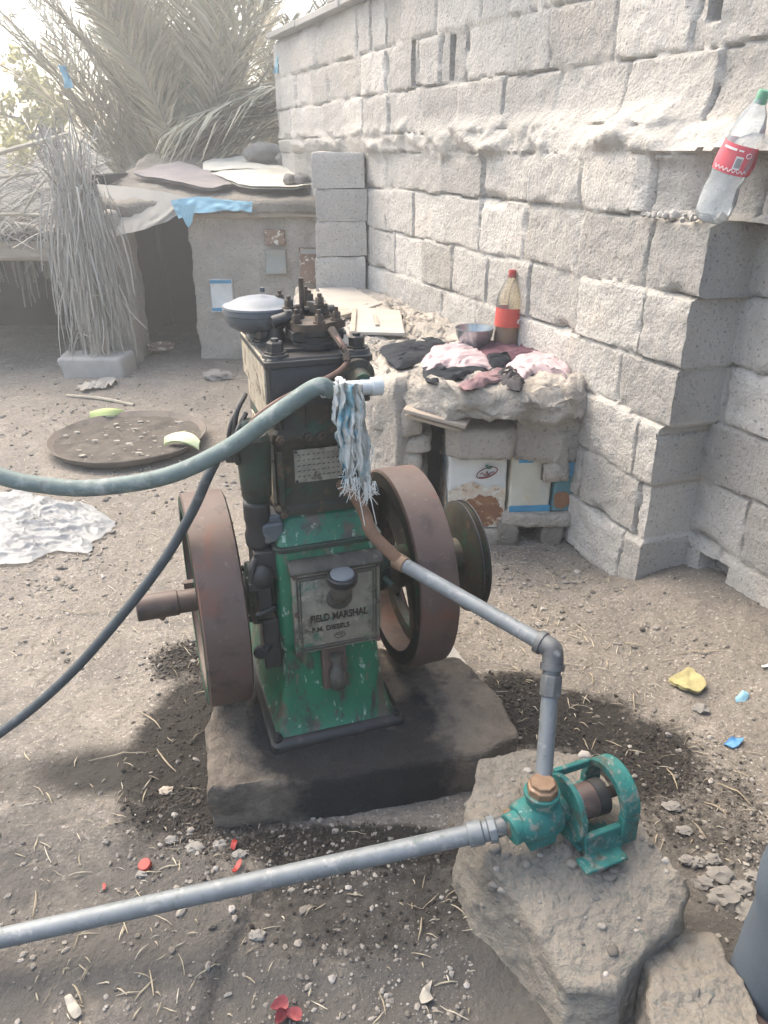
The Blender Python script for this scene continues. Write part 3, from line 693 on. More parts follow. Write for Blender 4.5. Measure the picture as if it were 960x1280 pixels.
# drain recess with plug
m_ = MB(); m_.box((-.001, .036, .205), (.062, .025, .125), Matrix.Rotation(R(-6), 3, 'X'))
dr = ep(m_, 'drain_boss', M['rust'], bevel=.004)
m_ = MB(); m_.lathe([(0, -.036), (.012, -.034), (.020, -.02), (.022, 0), (.018, .022), (.012, .030), (.012, .05), (.017, .052), (.017, .066), (0, .067)], (.002, .010, .182), (0, .12, 1), 18)
sub(ep(m_, 'drain_plug', M['plate_trim']), dr)
# cylinder
m_ = MB(); rings = []
for z, hw, y0, y1 in ((.606, .112, .085, .40), (.622, .112, .085, .40), (.630, .102, .095, .39), (.772, .101, .096, .39), (.782, .109, .088, .40), (.806, .109, .088, .40), (.814, .103, .094, .39), (.872, .104, .093, .39)):
    rings.append(rr(-hw, hw, y0, y1, z, .012))
m_.rings(rings); cyl = ep(m_, 'cylinder_block', M['block_iron'], autosm=40)
m_ = MB()
for x, z, w_, h_ in ((-.088, .843, .007, .055), (-.03, .843, .007, .055), (.03, .843, .007, .055), (.088, .843, .007, .055), (-.096, .70, .014, .135), (.094, .70, .014, .135)):
    m_ = MB(); m_.box((x, .0915, z), (w_, .012, h_)); sub(ep(m_, 'rib', M['block_iron'], bevel=.002), cyl)
for x, z in ((-.092, .795), (.0, .795), (.092, .795), (-.095, .614), (.095, .614), (-.03, .795)):
    m_ = MB(); m_.lathe([(0, 0), (.011, 0), (.011, .009), (.006, .010), (.005, .016), (0, .016)], (x, .088, z), (0, -1, 0), 6)
    sub(ep(m_, 'bolt', M['steel_rust']), cyl)
m_ = MB(); m_.box((-.0075, .0925, .724), (.112, .004, .080))
npl = ep(m_, 'name_plate', M['name'], bevel=.001)
m_ = MB()
for r_ in range(5):
    for q in range(9):
        L = rng.uniform(.004, .010); m_.box((-.053+q*.0115, .0902, .752-r_*.013), (L, .001, .0022), Matrix.Rotation(R(-12), 3, 'Y'))
sub(ep(m_, 'worn_plate_marks', M['plate_trim']), npl)
for x, z in ((-.059, .760), (.044, .760), (-.059, .688), (.044, .688)):
    m_ = MB(); m_.lathe([(0, 0), (.004, 0), (.003, .003), (0, .0035)], (x, .0905, z), (0, -1, 0), 8); sub(ep(m_, 'rivet', M['black']), npl)
m_ = MB(); m_.box((-.1075, .24, .700), (.008, .25, .17)); m_.box((-.1095, .24, .842), (.008, .26, .052))
sub(ep(m_, 'side_panel', M['cream'], bevel=.002), cyl)
# head
m_ = MB()
m_.rings([rr(-.113, .118, .082, .41, .866, .012), rr(-.113, .118, .082, .41, .972, .012), rr(-.110, .115, .085, .407, .976, .012)])
hd = ep(m_, 'cylinder_head', M['black'], autosm=40)
m_ = MB(); m_.box((-.1155, .245, .925), (.006, .30, .098)); sub(ep(m_, 'head_side_plate', M['cream'], bevel=.002), hd)
m_ = MB()
m_.rings([rr(-.119, .123, .076, .418, .957, .014), rr(-.119, .123, .076, .418, .971, .014)])
m_.box((.0, .245, .9785), (.16, .22, .012)); sub(ep(m_, 'head_rim', M['black'], bevel=.002), hd)
def nut(mb, c, r=.016, h=.018, stud=.012):
    mb.lathe([(0, 0), (r*1.35, 0), (r*1.35, .004), (r, .0045), (r, .004+h), (r*.82, .007+h), (r*.5, .007+h), (r*.48, .007+h+stud), (0, .008+h+stud)], c, (0, 0, 1), 6)
for x, y in ((-.088, .112), (.094, .112), (-.088, .245), (.094, .30), (-.088, .375), (.094, .375)):
    m_ = MB(); m_.lathe([(0, 0), (.030, 0), (.028, .008), (.021, .010), (0, .010)], (x, y, .973), (0, 0, 1), 20); nut(m_, (x, y, .982), .0185, .019, .006)
    ep(m_, 'head_nut', M['black'])
# valve chest and flange
m_ = MB(); m_.lathe([(0, 0), (.050, 0), (.050, .012), (.045, .014), (.045, .026), (.050, .028), (.050, .040), (0, .040)], (.015, .175, .978), (0, 0, 1), 28)
m_.box((.055, .175, 1.006), (.035, .07, .02)); m_.box((-.025, .175, 1.006), (.035, .07, .02))
vf = ep(m_, 'valve_chest', M['black'], bevel=.001)
m_ = MB(); n_ = 36
ring = [Vector((.015 + (.062+.010*math.cos(3*t))*math.cos(t), .175 + (.050+.006*math.cos(3*t))*math.sin(t), 0)) for t in [6.283*i/n_ for i in range(n_)]]
m_.rings([[p + Vector((0, 0, z)) for p in ring] for z in (1.018, 1.034)]); sub(ep(m_, 'valve_flange', M['steel_rust']), vf)
for x, y in ((-.030, .155), (.018, .140), (.062, .160), (-.012, .210), (.05, .205)):
    m_ = MB(); nut(m_, (x, y, 1.034), .010, .012, .010); sub(ep(m_, 'flange_nut', M['steel_rust']), vf)
# rocker gear
m_ = MB()
m_.tube([(-.06, .28, 1.035), (.09, .28, 1.035)], .012, 12); m_.box((-.035, .25, 1.045), (.018, .12, .026), Matrix.Rotation(R(8), 3, 'X')); m_.box((.035, .25, 1.048), (.018, .12, .026), Matrix.Rotation(R(-6), 3, 'X'))
m_.box((.0, .29, 1.0), (.05, .04, .06)); m_.lathe([(0, 0), (.02, 0), (.022, .015), (.016, .03), (.016, .05), (0, .05)], (-.06, .23, .975), n=16)
m_.lathe([(0, 0), (.018, 0), (.018, .03), (.012, .034), (.012, .06), (0, .06)], (.062, .25, .975), n=16); m_.tube([(-.075, .2, 1.03), (-.03, .2, 1.04)], .014, 10)
rk = ep(m_, 'rocker_gear', M['black'], bevel=.002)
for x, y, z in ((-.035, .20, 1.058), (.035, .20, 1.060), (-.035, .30, 1.055), (.035, .30, 1.052), (-.005, .25, 1.03)):
    m_ = MB(); nut(m_, (x, y, z), .010, .012, .008); sub(ep(m_, 'adjusting_nut', M['steel_rust']), rk)
m_ = MB(); m_.tube([(.010, .27, 1.02), (.010, .27, 1.112)], .0062, 10); m_.tube([(.026, .30, 1.02), (.027, .30, 1.088)], .005, 8)
sub(ep(m_, 'stud', M['steel_rust']), rk)
# air cleaner: domed lid on a bowl
AX, AY, AZ = -.085, .30, 1.0
m_ = MB(); m_.lathe([(0, .050), (.03, .049), (.052, .044), (.066, .037), (.074, .032), (.083, .031), (.0835, .026), (.080, .024)], (AX, AY, AZ+.022), n=40)
ac = ep(m_, 'air_cleaner_lid', M['alu'], autosm=30)
m_ = MB(); m_.lathe([(.079, .047), (.084, .046), (.0845, .036), (.081, .034), (.081, .026), (.078, .018), (.072, .008), (.056, -.002), (.030, -.010), (.022, -.05), (0, -.05)], (AX, AY, AZ), n=40)
m_.lathe([(.0, .006), (.006, .006), (.006, -.004), (0, -.004)], (AX+.01, AY, AZ+.085), n=8)
ep(m_, 'air_cleaner_bowl', M['alu_dark'], autosm=30)
m_ = MB(); m_.tube(bez([(AX, AY, AZ-.02), (AX, AY, AZ-.06), (AX+.03, AY, AZ-.085), (AX+.06, AY, AZ-.09)], 6), .021, 16); m_.lathe([(.03, 0), (.03, .012), (0, .012)], (AX, AY, AZ-.05), n=16)
ep(m_, 'intake_neck', M['black'])
# water outlet on the front of the head, white plastic tee
m_ = MB(); m_.lathe([(0, 0), (.040, 0), (.040, .014), (.026, .018), (.022, .05), (0, .05)], (.082, .084, .928), (.05, -1, -.15), 24)
for t in (0.6, 2.2, 3.9, 5.4): m_.lathe([(0, 0), (.008, 0), (.008, .008), (0, .008)], (.082+.032*math.cos(t), .070, .928+.032*math.sin(t)), (0, -1, 0), 6)
ep(m_, 'outlet_flange', M['block_iron'])
m_ = MB(); m_.tube([(-.012, .018, .919), (.118, .030, .913)], .0165, 18); m_.tube([(.098, .029, .914), (.124, .0305, .913)], .0205, 18); m_.tube([(.08, .06, .918), (.082, .028, .915)], .016, 14)
ep(m_, 'outlet_tee', M['white_pvc'], bevel=.001)
# fuel pipe
m_ = MB(); m_.tube(bez([(.040, .125, 1.022), (.050, .085, 1.0), (.060, .066, .977), (.050, .055, .958), (.015, .045, .940), (-.06, .035, .917), (-.11, .035, .895), (-.150, .05, .862), (-.172, .075, .82), (-.175, .09, .79)], 10), .0056, 8)
fp = ep(m_, 'fuel_pipe', M['copper'])
m_ = MB(); m_.tube([(.040, .125, 1.022), (.053, .078, .992)], [.010, .0075], 6); m_.tube([(.054, .075, .990), (.060, .066, .977)], .0068, 6); m_.tube([(.058, .069, .98), (.056, .058, .966)], .0085, 6)
sub(ep(m_, 'pipe_union', M['steel_rust']), fp)
# fuel pump and governor on the left flank
m_ = MB()
m_.lathe([(0, .0), (.026, 0), (.034, .012), (.036, .05), (.039, .12), (.039, .150), (.030, .158), (0, .158)], (-.152, .10, .652), n=20)
m_.lathe([(0, 0), (.022, 0), (.022, .03), (.014, .04), (0, .04)], (-.160, .10, .805), n=12)
fu = ep(m_, 'fuel_pump', M['green_dark'])
m_ = MB()
m_.lathe([(0, 0), (.030, 0), (.032, .03), (.026, .05), (.031, .07), (.031, .11), (.022, .118), (0, .118)], (-.155, .10, .538), n=16)
m_.box((-.150, .10, .50), (.052, .09, .075)); m_.box((-.150, .16, .60), (.04, .10, .14)); m_.blob((-.160, .06, .475), (.03, .03, .036), 2, .2, 2, 4)
m_.tube(bez([(-.165, .07, .53), (-.185, .05, .50), (-.18, .06, .44), (-.16, .08, .40)], 6), .009, 8); m_.box((-.158, .08, .42), (.032, .05, .12)); m_.box((-.16, .10, .36), (.028, .05, .05))
m_.box((-.18, .055, .455), (.03, .02, .022)); m_.tube([(-.135, .06, .385), (-.185, .045, .378)], .008, 8); m_.lathe([(0, 0), (.017, 0), (.017, .016), (0, .016)], (-.178, .06, .27), (-.2, -1, 0), 10)
m_.box((-.148, .09, .28), (.04, .06, .14)); m_.tube([(-.15, .07, .28), (-.175, .05, .272)], .011, 8)
ep(m_, 'governor', M['black'], bevel=.003)
for q in ((-.190, .085, .79, .035), (-.184, .11, .80, .06), (-.196, .12, .79, .045)):
    m_ = MB(); m_.tube(bez([(q[0], q[1], q[2]-.04), (q[0]-.006, q[1], q[2]), (q[0]+.004, q[1], q[2]+q[3]), (q[0]+.03, q[1]+.03, q[2]+q[3]+.03)], 6), .0055, 8); ep(m_, 'injector_line', M['black'])
m_ = MB(); m_.tube([(-.205, .16, .745), (-.15, .14, .745)], .017, 12); m_.tube([(-.232, .165, .745), (-.20, .16, .745)], .012, 10)
ep(m_, 'water_inlet', M['galv_dark'])
m_ = MB(); m_.box((-.125, .15, .575), (.05, .16, .05)); m_.box((-.118, .11, .60), (.03, .06, .03)); ep(m_, 'pump_bracket', M['alu_dark'], bevel=.006)
# crankshaft and wheels
CY, CZ, WR = .28, .312, .280
m_ = MB(); m_.tube([(-.352, CY, CZ), (.50, CY, CZ)], .030, 24)
cs = ep(m_, 'crankshaft', M['rust'], bevel=.002)
m_ = MB(); m_.tube([(-.455, CY, CZ), (-.350, CY, CZ)], .0335, 24); m_.box((-.395, CY, CZ-.036), (.016, .016, .014), Matrix.Rotation(R(45), 3, 'Y'))
sub(ep(m_, 'shaft_sleeve', M['rust'], bevel=.003), cs)
def wheel(name, x0, x1, R0, webx, fm, spokes=5, ph=.3):
    m_ = MB(); ri = R0 - .042
    m_.lathe([(ri, 0), (R0-.006, 0), (R0, .004), (R0+.0015, (x1-x0)*.5), (R0, x1-x0-.004), (R0-.006, x1-x0), (ri, x1-x0), (ri-.008, (x1-x0)*.5), (ri, 0)], (x0, CY, CZ), (1, 0, 0), 96)
    rim = ep(m_, name, M['rust'], autosm=35)
    for sx, q in ((x0-.0012, -1), (x1+.0012, 1)):
        m_ = MB(); m_.lathe([(ri-.004, 0), (R0-.008, 0)], (sx, CY, CZ), (1, 0, 0), 96)
        m_.lathe([(R0-.008, 0), (ri-.004, 0), (ri-.004, -.001*q)], (sx, CY, CZ), (1, 0, 0), 96); sub(ep(m_, 'rim_face', fm), rim)
    m_ = MB(); t0 = .011
    m_.lathe([(ri-.045, -t0), (ri-.002, -t0*1.3), (ri-.002, t0*1.3), (ri-.045, t0), (ri-.045, -t0)], (webx, CY, CZ), (1, 0, 0), 72)
    m_.lathe([(.0, -.05), (.055, -.05), (.060, -.045), (.060, .0), (.09, .0), (.09, t0*1.6), (.060, .018), (.060, .045), (.055, .05), (0, .05)], (webx, CY, CZ), (1, 0, 0), 40)
    for k in range(spokes):
        t = ph + k*6.283/spokes; d = Vector((0, math.cos(t), math.sin(t))); e = Vector((0, -math.sin(t), math.cos(t))); rings = []
        for rr_, hw in ((.05, .052), (.10, .040), (.14, .040), (ri-.05, .060), (ri-.03, .085)):
            c = Vector((webx, CY, CZ)) + d*rr_; rings.append([c + e*hw*cx_ + Vector((t0*(1 if cx_*cx_ < .9 else .3)*sg, 0, 0)) for cx_, sg in ((-1, 1), (-.7, 1), (.7, 1), (1, 1), (1, -1), (.7, -1), (-.7, -1), (-1, -1))])
        m_.rings(rings)
    web = ep(m_, 'wheel_web', fm, autosm=35); sub(web, rim)
    m_ = MB(); m_.box((webx-.05, CY+.045, CZ+.02), (.05, .018, .022)); sub(ep(m_, 'key', M['rust']), rim)
    return rim
w1 = wheel('flywheel', -.312, -.205, WR, -.255, M['green'], 5, .1)
w2 = wheel('flywheel', .220, .326, WR, .292, M['block_iron'], 5, .55)
m_ = MB()
m_.lathe([(.05, -.022), (.147, -.018), (.157, -.014), (.157, -.009), (.142, -.002), (.142, .002), (.157, .009), (.157, .014), (.147, .018), (.05, .022), (.05, -.022)], (.458, CY, CZ), (1, 0, 0), 64)
m_.lathe([(0, -.10), (.045, -.10), (.055, -.03), (.055, .035), (0, .035)], (.455, CY, CZ), (1, 0, 0), 32)
pu = ep(m_, 'belt_pulley', M['block_iron'], autosm=35)
m_ = MB(); m_.lathe([(.1575, -.014), (.162, -.012), (.162, -.008), (.157, -.007)], (.458, CY, CZ), (1, 0, 0), 64); m_.lathe([(.1575, .014), (.162, .012), (.162, .008), (.157, .007)], (.458, CY, CZ), (1, 0, 0), 64)
sub(ep(m_, 'pulley_edge', M['black']), pu)
m_ = MB(); m_.lathe([(0, 0), (.036, 0), (.040, .02), (.030, .035), (.026, .06), (0, .06)], (.135, .13, .44), (1, -.3, 0), 20); m_.box((.14, .14, .40), (.02, .08, .09)); m_.tube([(.15, .10, .39), (.17, .08, .375)], .011, 8)
ep(m_, 'side_gear_housing', M['green_dark'], bevel=.003)
# ------------------------------------------------------------------ pipes and hoses
p_in = gz(678, 990, .352)
elbow = Vector((gy(692, 812, p_in.y+.13)))
top0 = ew(.062, .055, .655)
m_t = thing('water_pipe', 'grey galvanised pipe with rusty upper end running from the engine to the pump', 'pipe', (elbow.x, elbow.y, 0))
path0 = [ew(.045, .10, .665), ew(.066, .045, .650), ew(.082, .02, .612), gy(466, 668, top0.y-.06), gy(502, 704, top0.y-.09)]
m_ = MB(); m_.tube(bez(path0, 8), [.013]*9 + [.0145]*24, 14); m_.build('rusty_bend', M['rust_light'], m_t)
pe = path0[-1]; dr_ = (elbow - pe).normalized()
m_ = MB(); m_.tube([pe - dr_*.01, elbow - dr_*.02], .0165, 18); m_.build('pipe_length', M['galv'], m_t)
m_ = MB(); m_.tube([pe - dr_*.018, pe + dr_*.014], .0192, 16); m_.build('pipe_socket', M['brass'], m_t, bevel=.002)
dn = (p_in - elbow).normalized()
m_ = MB(); m_.tube(bez([elbow - dr_*.034, elbow - dr_*.014, elbow + (dn-dr_)*.003, elbow + dn*.020, elbow + dn*.036], 6), .0215, 18)
m_.tube([elbow - dr_*.036, elbow - dr_*.024], .0245, 18); m_.tube([elbow + dn*.028, elbow + dn*.040], .0245, 18); m_.build('pipe_elbow', M['galv_dark'], m_t)
m_ = MB(); m_.tube([elbow + dn*.036, elbow + dn*.056], .0185, 14); m_.tube([elbow + dn*.05, elbow + dn*.092], .0225, 8); m_.build('pipe_coupling', M['galv_dark'], m_t, bevel=.002)
m_ = MB(); m_.tube([elbow + dn*.085, p_in + Vector((0, 0, .0))], .0170, 18); m_.build('pipe_length', M['galv'], m_t)
# long pipe across the front
PY = p_in.y
s0 = gy(640, 1028, PY-.02); s1 = gy(-60, 1186, PY-.13); s2 = gy(592, 1042, PY-.03)
pd = (s1 - s2).normalized()
lt = thing('suction_pipe', 'long straight grey pipe running low across the foreground into the pump', 'pipe', (s2.x, s2.y, 0))
m_ = MB(); m_.tube([s2, s1 + pd*.5], .0195, 20); m_.build('pipe_length', M['galv'], lt)
m_ = MB(); m_.tube([s2 + pd*.012, s2 - pd*.018], .0245, 12); m_.tube([s2 - pd*.018, s2 - pd*.03], .021, 16); m_.tube([s2 - pd*.03, s2 - pd*.046], .0265, 8)
m_.build('pipe_union', M['galv'], lt, bevel=.002)
m_ = MB(); m_.tube([s2 - pd*.04, s0 + pd*.005], .019, 14); m_.build('pipe_nipple', M['galv_dark'], lt)
m_ = MB(); m_.tube([s0 + pd*.012, s0 - pd*.004], .0265, 14); m_.build('pipe_locknut', M['brass'], lt, bevel=.002)

hp = [ew(.008, .019, .917), gy(395, 484, 1.555), gy(345, 517, 1.54), gy(280, 563, 1.53), gy(205, 596, 1.52), (gy(115, 610, 1.52)), gy(50, 606, 1.52), gy(0, 595, 1.52), gy(-90, 560, 1.53), gy(-260, 470, 1.6)]
m_ = MB(); m_.tube(bez(hp, 12), .0185, 16)
hz_ = m_.build('water_hose', M['hose']); tag(hz_, 'thick pale green hose sagging from the top of the engine out to the left', 'hose')
hp = [ew(-.225, .16, .745), gy(258, 600, 1.60), gy(240, 640, 1.59), gy(205, 700, 1.56), gy(150, 772, 1.52), gy(80, 850, 1.48), gy(0, 916, 1.44), gy(-120, 990, 1.40), gy(-300, 1060, 1.35)]
m_ = MB(); m_.tube(bez(hp, 10), .0118, 12)
tag(m_.build('rubber_hose', M['hose_dark']), 'thin dark grey hose hanging from the side of the engine down to the lower left', 'hose')
# frayed rag
rag = thing('rag', 'frayed blue and white cloth strip knotted round the hose end on the engine', 'rag', ew(.035, 0, .9))
def ribbon(name, x0, z0, z1, w, seedk, y=-.012, x1=None):
    m_ = MB(); n = 40; nw = 8; x1 = x0 if x1 is None else x1
    def fn(a_, b_):
        t = b_; ww = w*(.8+.5*t)*(1+.5*mn.noise(Vector((t*5, seedk, 2))))*(1-.75*sstep(.8, 1, t))
        x = x0 + (x1-x0)*t + (a_-.5)*ww + .009*mn.noise(Vector((t*3.1, seedk*1.7, 5))) + .003*mn.noise(Vector((t*17, a_*4, seedk)))
        yy = y + .005*math.sin(a_*9 + t*3 + seedk) + .012*mn.noise(Vector((a_*3, t*8, seedk))) + .012*t
        z = z0 + (z1-z0)*t + .01*mn.noise(Vector((a_*9, seedk, 1)))*t
        return ew(x, yy, z)
    m_.grid(nw, n, fn); m_.build(name, M['rag_white'], rag, fixn=False)
for q_ in ((.014, .936, .80, .020, 1.0, -.012, .020), (.026, .940, .735, .026, 2.2, -.018, .030), (.038, .936, .70, .022, 3.4, -.010, .046), (.056, .935, .715, .024, 4.9, -.017, .070), (.066, .930, .66, .020, 6.1, -.008, .082), (.046, .938, .81, .024, 7.7, -.022, .056)): ribbon('cloth_strip', *q_)
m_ = MB()
rk_ = random.Random(3)
for i in range(14):
    t = i/13*6.283; m_.tube([ew(.030+.004*math.cos(t*3), .019 + .0225*math.cos(t+q), .917 + .0225*math.sin(t+q)) for q in (0, .5, 1.0)], .006, 6)
m_.build('knot', M['rag_white'], rag)
m_ = MB()
for i in range(90):
    u_ = rk_.random(); left = rk_.random() < .5
    x = (.040 if left else .078) + rk_.uniform(-.018, .018); z = .715 if left else .70; L = rk_.uniform(.01, .05)
    if rk_.random() < .45: z += rk_.uniform(.0, .12); L *= .6
    m_.tube([ew(x, -.012, z+.01), ew(x+rk_.uniform(-.008, .008), -.014, z-L*.5), ew(x+rk_.uniform(-.016, .016), -.008, z-L)], .0009, 4)
for x, L in ((.052, .11), (.078, .10)):
    m_.tube(bez([ew(x, -.01, .72), ew(x+.008, -.016, .66), ew(x+.022, -.005, .70-L)], 6), .0013, 5)
m_.build('loose_threads', M['rag_white'], rag)

# ------------------------------------------------------------------ pump block and pump
P2q = lambda p: (p.x, p.y)
def bt(x, y): return .236 - .125*sstep(1.22, .86, y) - .055*sstep(.92, .82, y) + .006*mn.noise(Vector((x*9, y*9, 4)))
bo_ = [(600, 948, .236), (662, 934, .236), (738, 944, .236), (768, 985, .23), (812, 1055, .20), (860, 1112, .165), (852, 1150, .14), (806, 1196, .10), (770, 1262, .062), (706, 1256, .062), (648, 1130, .17), (604, 1068, .212), (582, 1015, .23)]
m_ = MB(); m_.lump([P2q(gz(*q)) for q in bo_], -.04, bt, 260, 60, 26, .0085, 16, .0, .008, 2, .16)
m_.mi = 1; tops = [v for v in m_.v if v[2] > .03]; rs_ = random.Random(9)
for i in range(150):
    p = rs_.choice(tops); r_ = .003 + .011*rs_.random()**2.5; m_.blob((p[0]+rs_.uniform(-.01, .01), p[1]+rs_.uniform(-.01, .01), p[2]-r_*.1), (r_*1.2, r_, r_*.7), 2, .35, 1.6, i)
tag(m_.build('pump_block', [M['mud_grey'], M['gravel']], autosm=180), 'rough mass of crumbling cement and mud that carries the green pump', 'pump block')
m_ = MB(); m_.lump([(.47, .80), (.50, .99), (.58, 1.06), (.66, 1.03), (.68, .90), (.64, .72), (.52, .70)], -.04, .095, 160, 30, 14, .011, 15, .0, .010, 12, .10)
tag(m_.build('cement_lump', M['mud_grey'], autosm=180), 'pale broken cement lump at the bottom right beside the pump block', 'cement lump')
PA = R(22)                                            # pump axis points right and away
PC = Vector((p_in.x-.004, p_in.y-.012, .300))
pm = thing('water_pump', 'small teal green centrifugal pump bolted on the rough cement block', 'pump', PC, PA)
def pp(mb, name, m, **k): return mb.build(name, m, pm, world=False, **k)
m_ = MB(); m_.lathe([(0, -.055), (.034, -.052), (.040, -.04), (.044, -.02), (.044, .02), (.038, .036), (.026, .042), (.026, .060), (0, .06)], (0, 0, 0), (1, 0, 0), 28)
m_.lathe([(.030, -.0), (.030, .028), (.036, .030), (.036, .040), (0, .04)], (0, 0, .028), (0, 0, 1), 20); m_.tube([(-.07, -.004, -.006), (-.03, 0, 0)], .031, 18); m_.box((0, 0, -.04), (.06, .05, .04))
vol = pp(m_, 'pump_body', M['teal'], bevel=.002)
m_ = MB(); m_.lathe([(0, 0), (.031, 0), (.031, .016), (.025, .018), (.025, .026), (0, .026)], (0, 0, .066), (0, 0, 1), 8); sub(pp(m_, 'inlet_nut', M['brass'], bevel=.002), vol)
m_ = MB()                                             # bearing bracket: two end flanges joined by a trough
def flange(x, r, th, arc0=0, ):
    m_.lathe([(.026, -th/2), (r, -th/2), (r, th/2), (.026, th/2), (.026, -th/2)], (x, 0, .0), (1, 0, 0), 36)
flange(.062, .068, .012)
br = None
fl_ = pp(m_, 'end_flange', M['teal'], bevel=.002)
m_ = MB(); n_ = 30
def arcring(x, r0, r1, z0=-.075):
    pts = [Vector((x, -r1*math.cos(math.pi*i/n_), r1*math.sin(math.pi*i/n_))) for i in range(n_+1)] + [Vector((x, r1, z0)), Vector((x, -r1, z0))]
    return pts
def archbow(x0, x1, r0, r1):
    n = n_; o = []
    for x in (x0, x1):
        for r in (r0, r1): o.append([Vector((x, -r*math.cos(math.pi*i/n), r*math.sin(math.pi*i/n))) for i in range(n+1)])
    a0, a1, b0, b1 = o
    m_.rings([[a0[i], a1[i], b1[i], b0[i]] for i in range(n+1)])
archbow(.150, .190, .056, .074)
for sg in (-1, 1): m_.box((.170, sg*.0645, -.035), (.040, .019, .07))
pp(m_, 'bearing_arch', M['teal'], bevel=.003)
m_ = MB()
m_.box((.112, -.061, -.030), (.094, .014, .020)); m_.box((.112, -.066, -.056), (.088, .010, .036), Matrix.Rotation(R(-14), 3, 'X'))
m_.box((.112, .060, -.028), (.094, .014, .022)); m_.box((.112, .064, -.056), (.088, .010, .036))
m_.box((.112, 0, -.070), (.092, .11, .010)); pp(m_, 'base_bracket', M['teal'], bevel=.003)
m_ = MB(); m_.box((.105, .050, .046), (.085, .012, .018)); pp(m_, 'tie_bar', M['teal'], bevel=.003)
for q_ in (((.098, -.086, -.071), (.10, .038, .009)), ((.112, .08, -.071), (.10, .03, .009))):
    m_ = MB(); m_.box(*q_); pp(m_, 'mounting_foot', M['teal'], bevel=.003)
m_ = MB(); m_.tube([(.05, 0, 0), (.20, 0, 0)], .012, 14); sh = pp(m_, 'pump_shaft', M['steel_rust'])
m_ = MB(); m_.lathe([(0, 0), (.034, 0), (.036, .004), (.036, .040), (0, .040)], (.082, 0, 0), (1, 0, 0), 26); sub(pp(m_, 'pump_pulley', M['rust'], autosm=30), sh)
m_ = MB(); m_.lathe([(0, 0), (.037, 0), (.037, .026), (0, .026)], (.1225, 0, 0), (1, 0, 0), 26); sub(pp(m_, 'bearing_sleeve', M['black'], autosm=30), sh)
m_ = MB(); m_.lathe([(.037, 0), (.040, .001), (.040, .006), (.037, .007)], (.078, 0, 0), (1, 0, 0), 26); sub(pp(m_, 'pulley_lip', M['galv'], autosm=30), sh)
for y in (-.045, .045):
    for z in (-.035, .035):
        m_ = MB(); m_.lathe([(0, 0), (.008, 0), (.008, .008), (0, .008)], (.068, y*.9, z*.9), (1, 0, 0), 6); sub(pp(m_, 'flange_bolt', M['steel_rust']), fl_)
# ------------------------------------------------------------------ mud bench (hearth) along the wall
be = thing('mud_bench', 'long mud plastered bench with a dark oven mouth and oil tins in its front', 'mud bench', (.4, 3.0, 0))
def P2(p): return (p.x, p.y)
m_ = MB()
m_.lump([(-.03, 3.06), (.14, 2.87), (.27, 2.80), (.50, 2.76), (.68, 2.80), (.79, 2.90), (.80, 3.0), (.62, 3.40), (.1, 4.6), (-.07, 5.1), (-.56, 5.1), (-.50, 4.4), (-.20, 3.6), (-.07, 3.3)],
        .575, lambda x, y: .705 + .012*mn.noise(Vector((x*3, y*3, 1))), 260, 60, 12, .034, 10, .02, .03, 21)
m_.build('bench_top', M['mud'], be, autosm=180)
m_ = MB(); m_.lump([(-.07, 3.35), (.3, 3.22), (.62, 3.30), (.1, 4.55), (-.1, 5.0), (-.52, 5.0), (-.46, 4.4), (-.16, 3.62)], -.05, .60, 120, 4, 14, .02, 5, 0, .03, 23)
m_.build('bench_body', M['mud'], be, autosm=180)
for i, (z0, z1, d) in enumerate(((.0, .17, .0), (.175, .30, .012), (.305, .40, -.012), (.405, .47, .02), (.475, .585, -.012))):
    m_ = MB(); m_.lump([(-.03+d, 2.99), (.10+d, 2.90), (.165+d, 2.905), (.175+d, 3.2), (-.02+d, 3.36), (-.08, 3.2)], z0, z1, 70, 7, 7, .011, 9, .004, .02, 30+i)
    m_.build('mud_brick', M['mud'], be, autosm=180)
m_ = MB(); m_.lump([(-.06, 3.02), (.05, 2.91), (.10, 2.93), (.12, 3.25), (-.02, 3.35)], -.03, .70, 80, 7, 16, .02, 5, .01, .03, 38); m_.build('pillar_plaster', M['mud'], be, autosm=180)
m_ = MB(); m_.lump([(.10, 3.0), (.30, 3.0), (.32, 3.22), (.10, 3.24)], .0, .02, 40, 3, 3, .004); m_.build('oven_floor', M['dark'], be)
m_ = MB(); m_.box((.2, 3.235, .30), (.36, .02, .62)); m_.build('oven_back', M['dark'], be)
b0, b1 = gy(508, 507, 2.87), gy(586, 528, 2.80)
for i in range(2):
    m_ = MB(); d = (b1-b0); c = (b0+b1)/2 + Vector((0, .01+.03*i, -.005-.022*i)); m_.box(c, (d.length*(1.0-.1*i), .10, .017), rot_align(d) @ Matrix.Rotation(R(4+8*i), 3, 'X')); m_.build('lintel_board', M['wood'], be, bevel=.004)
m_ = MB(); q0, q1 = gy(560, 582, 2.90), gy(645, 545, 2.86)
m_.lump([(.248, 2.90), (.30, 2.845), (.50, 2.85), (.53, 2.90), (.52, 3.1), (.26, 3.1)], .395, .515, 80, 7, 8, .008, 9, .003, .014, 44); m_.build('front_block', M['mud'], be, autosm=180)
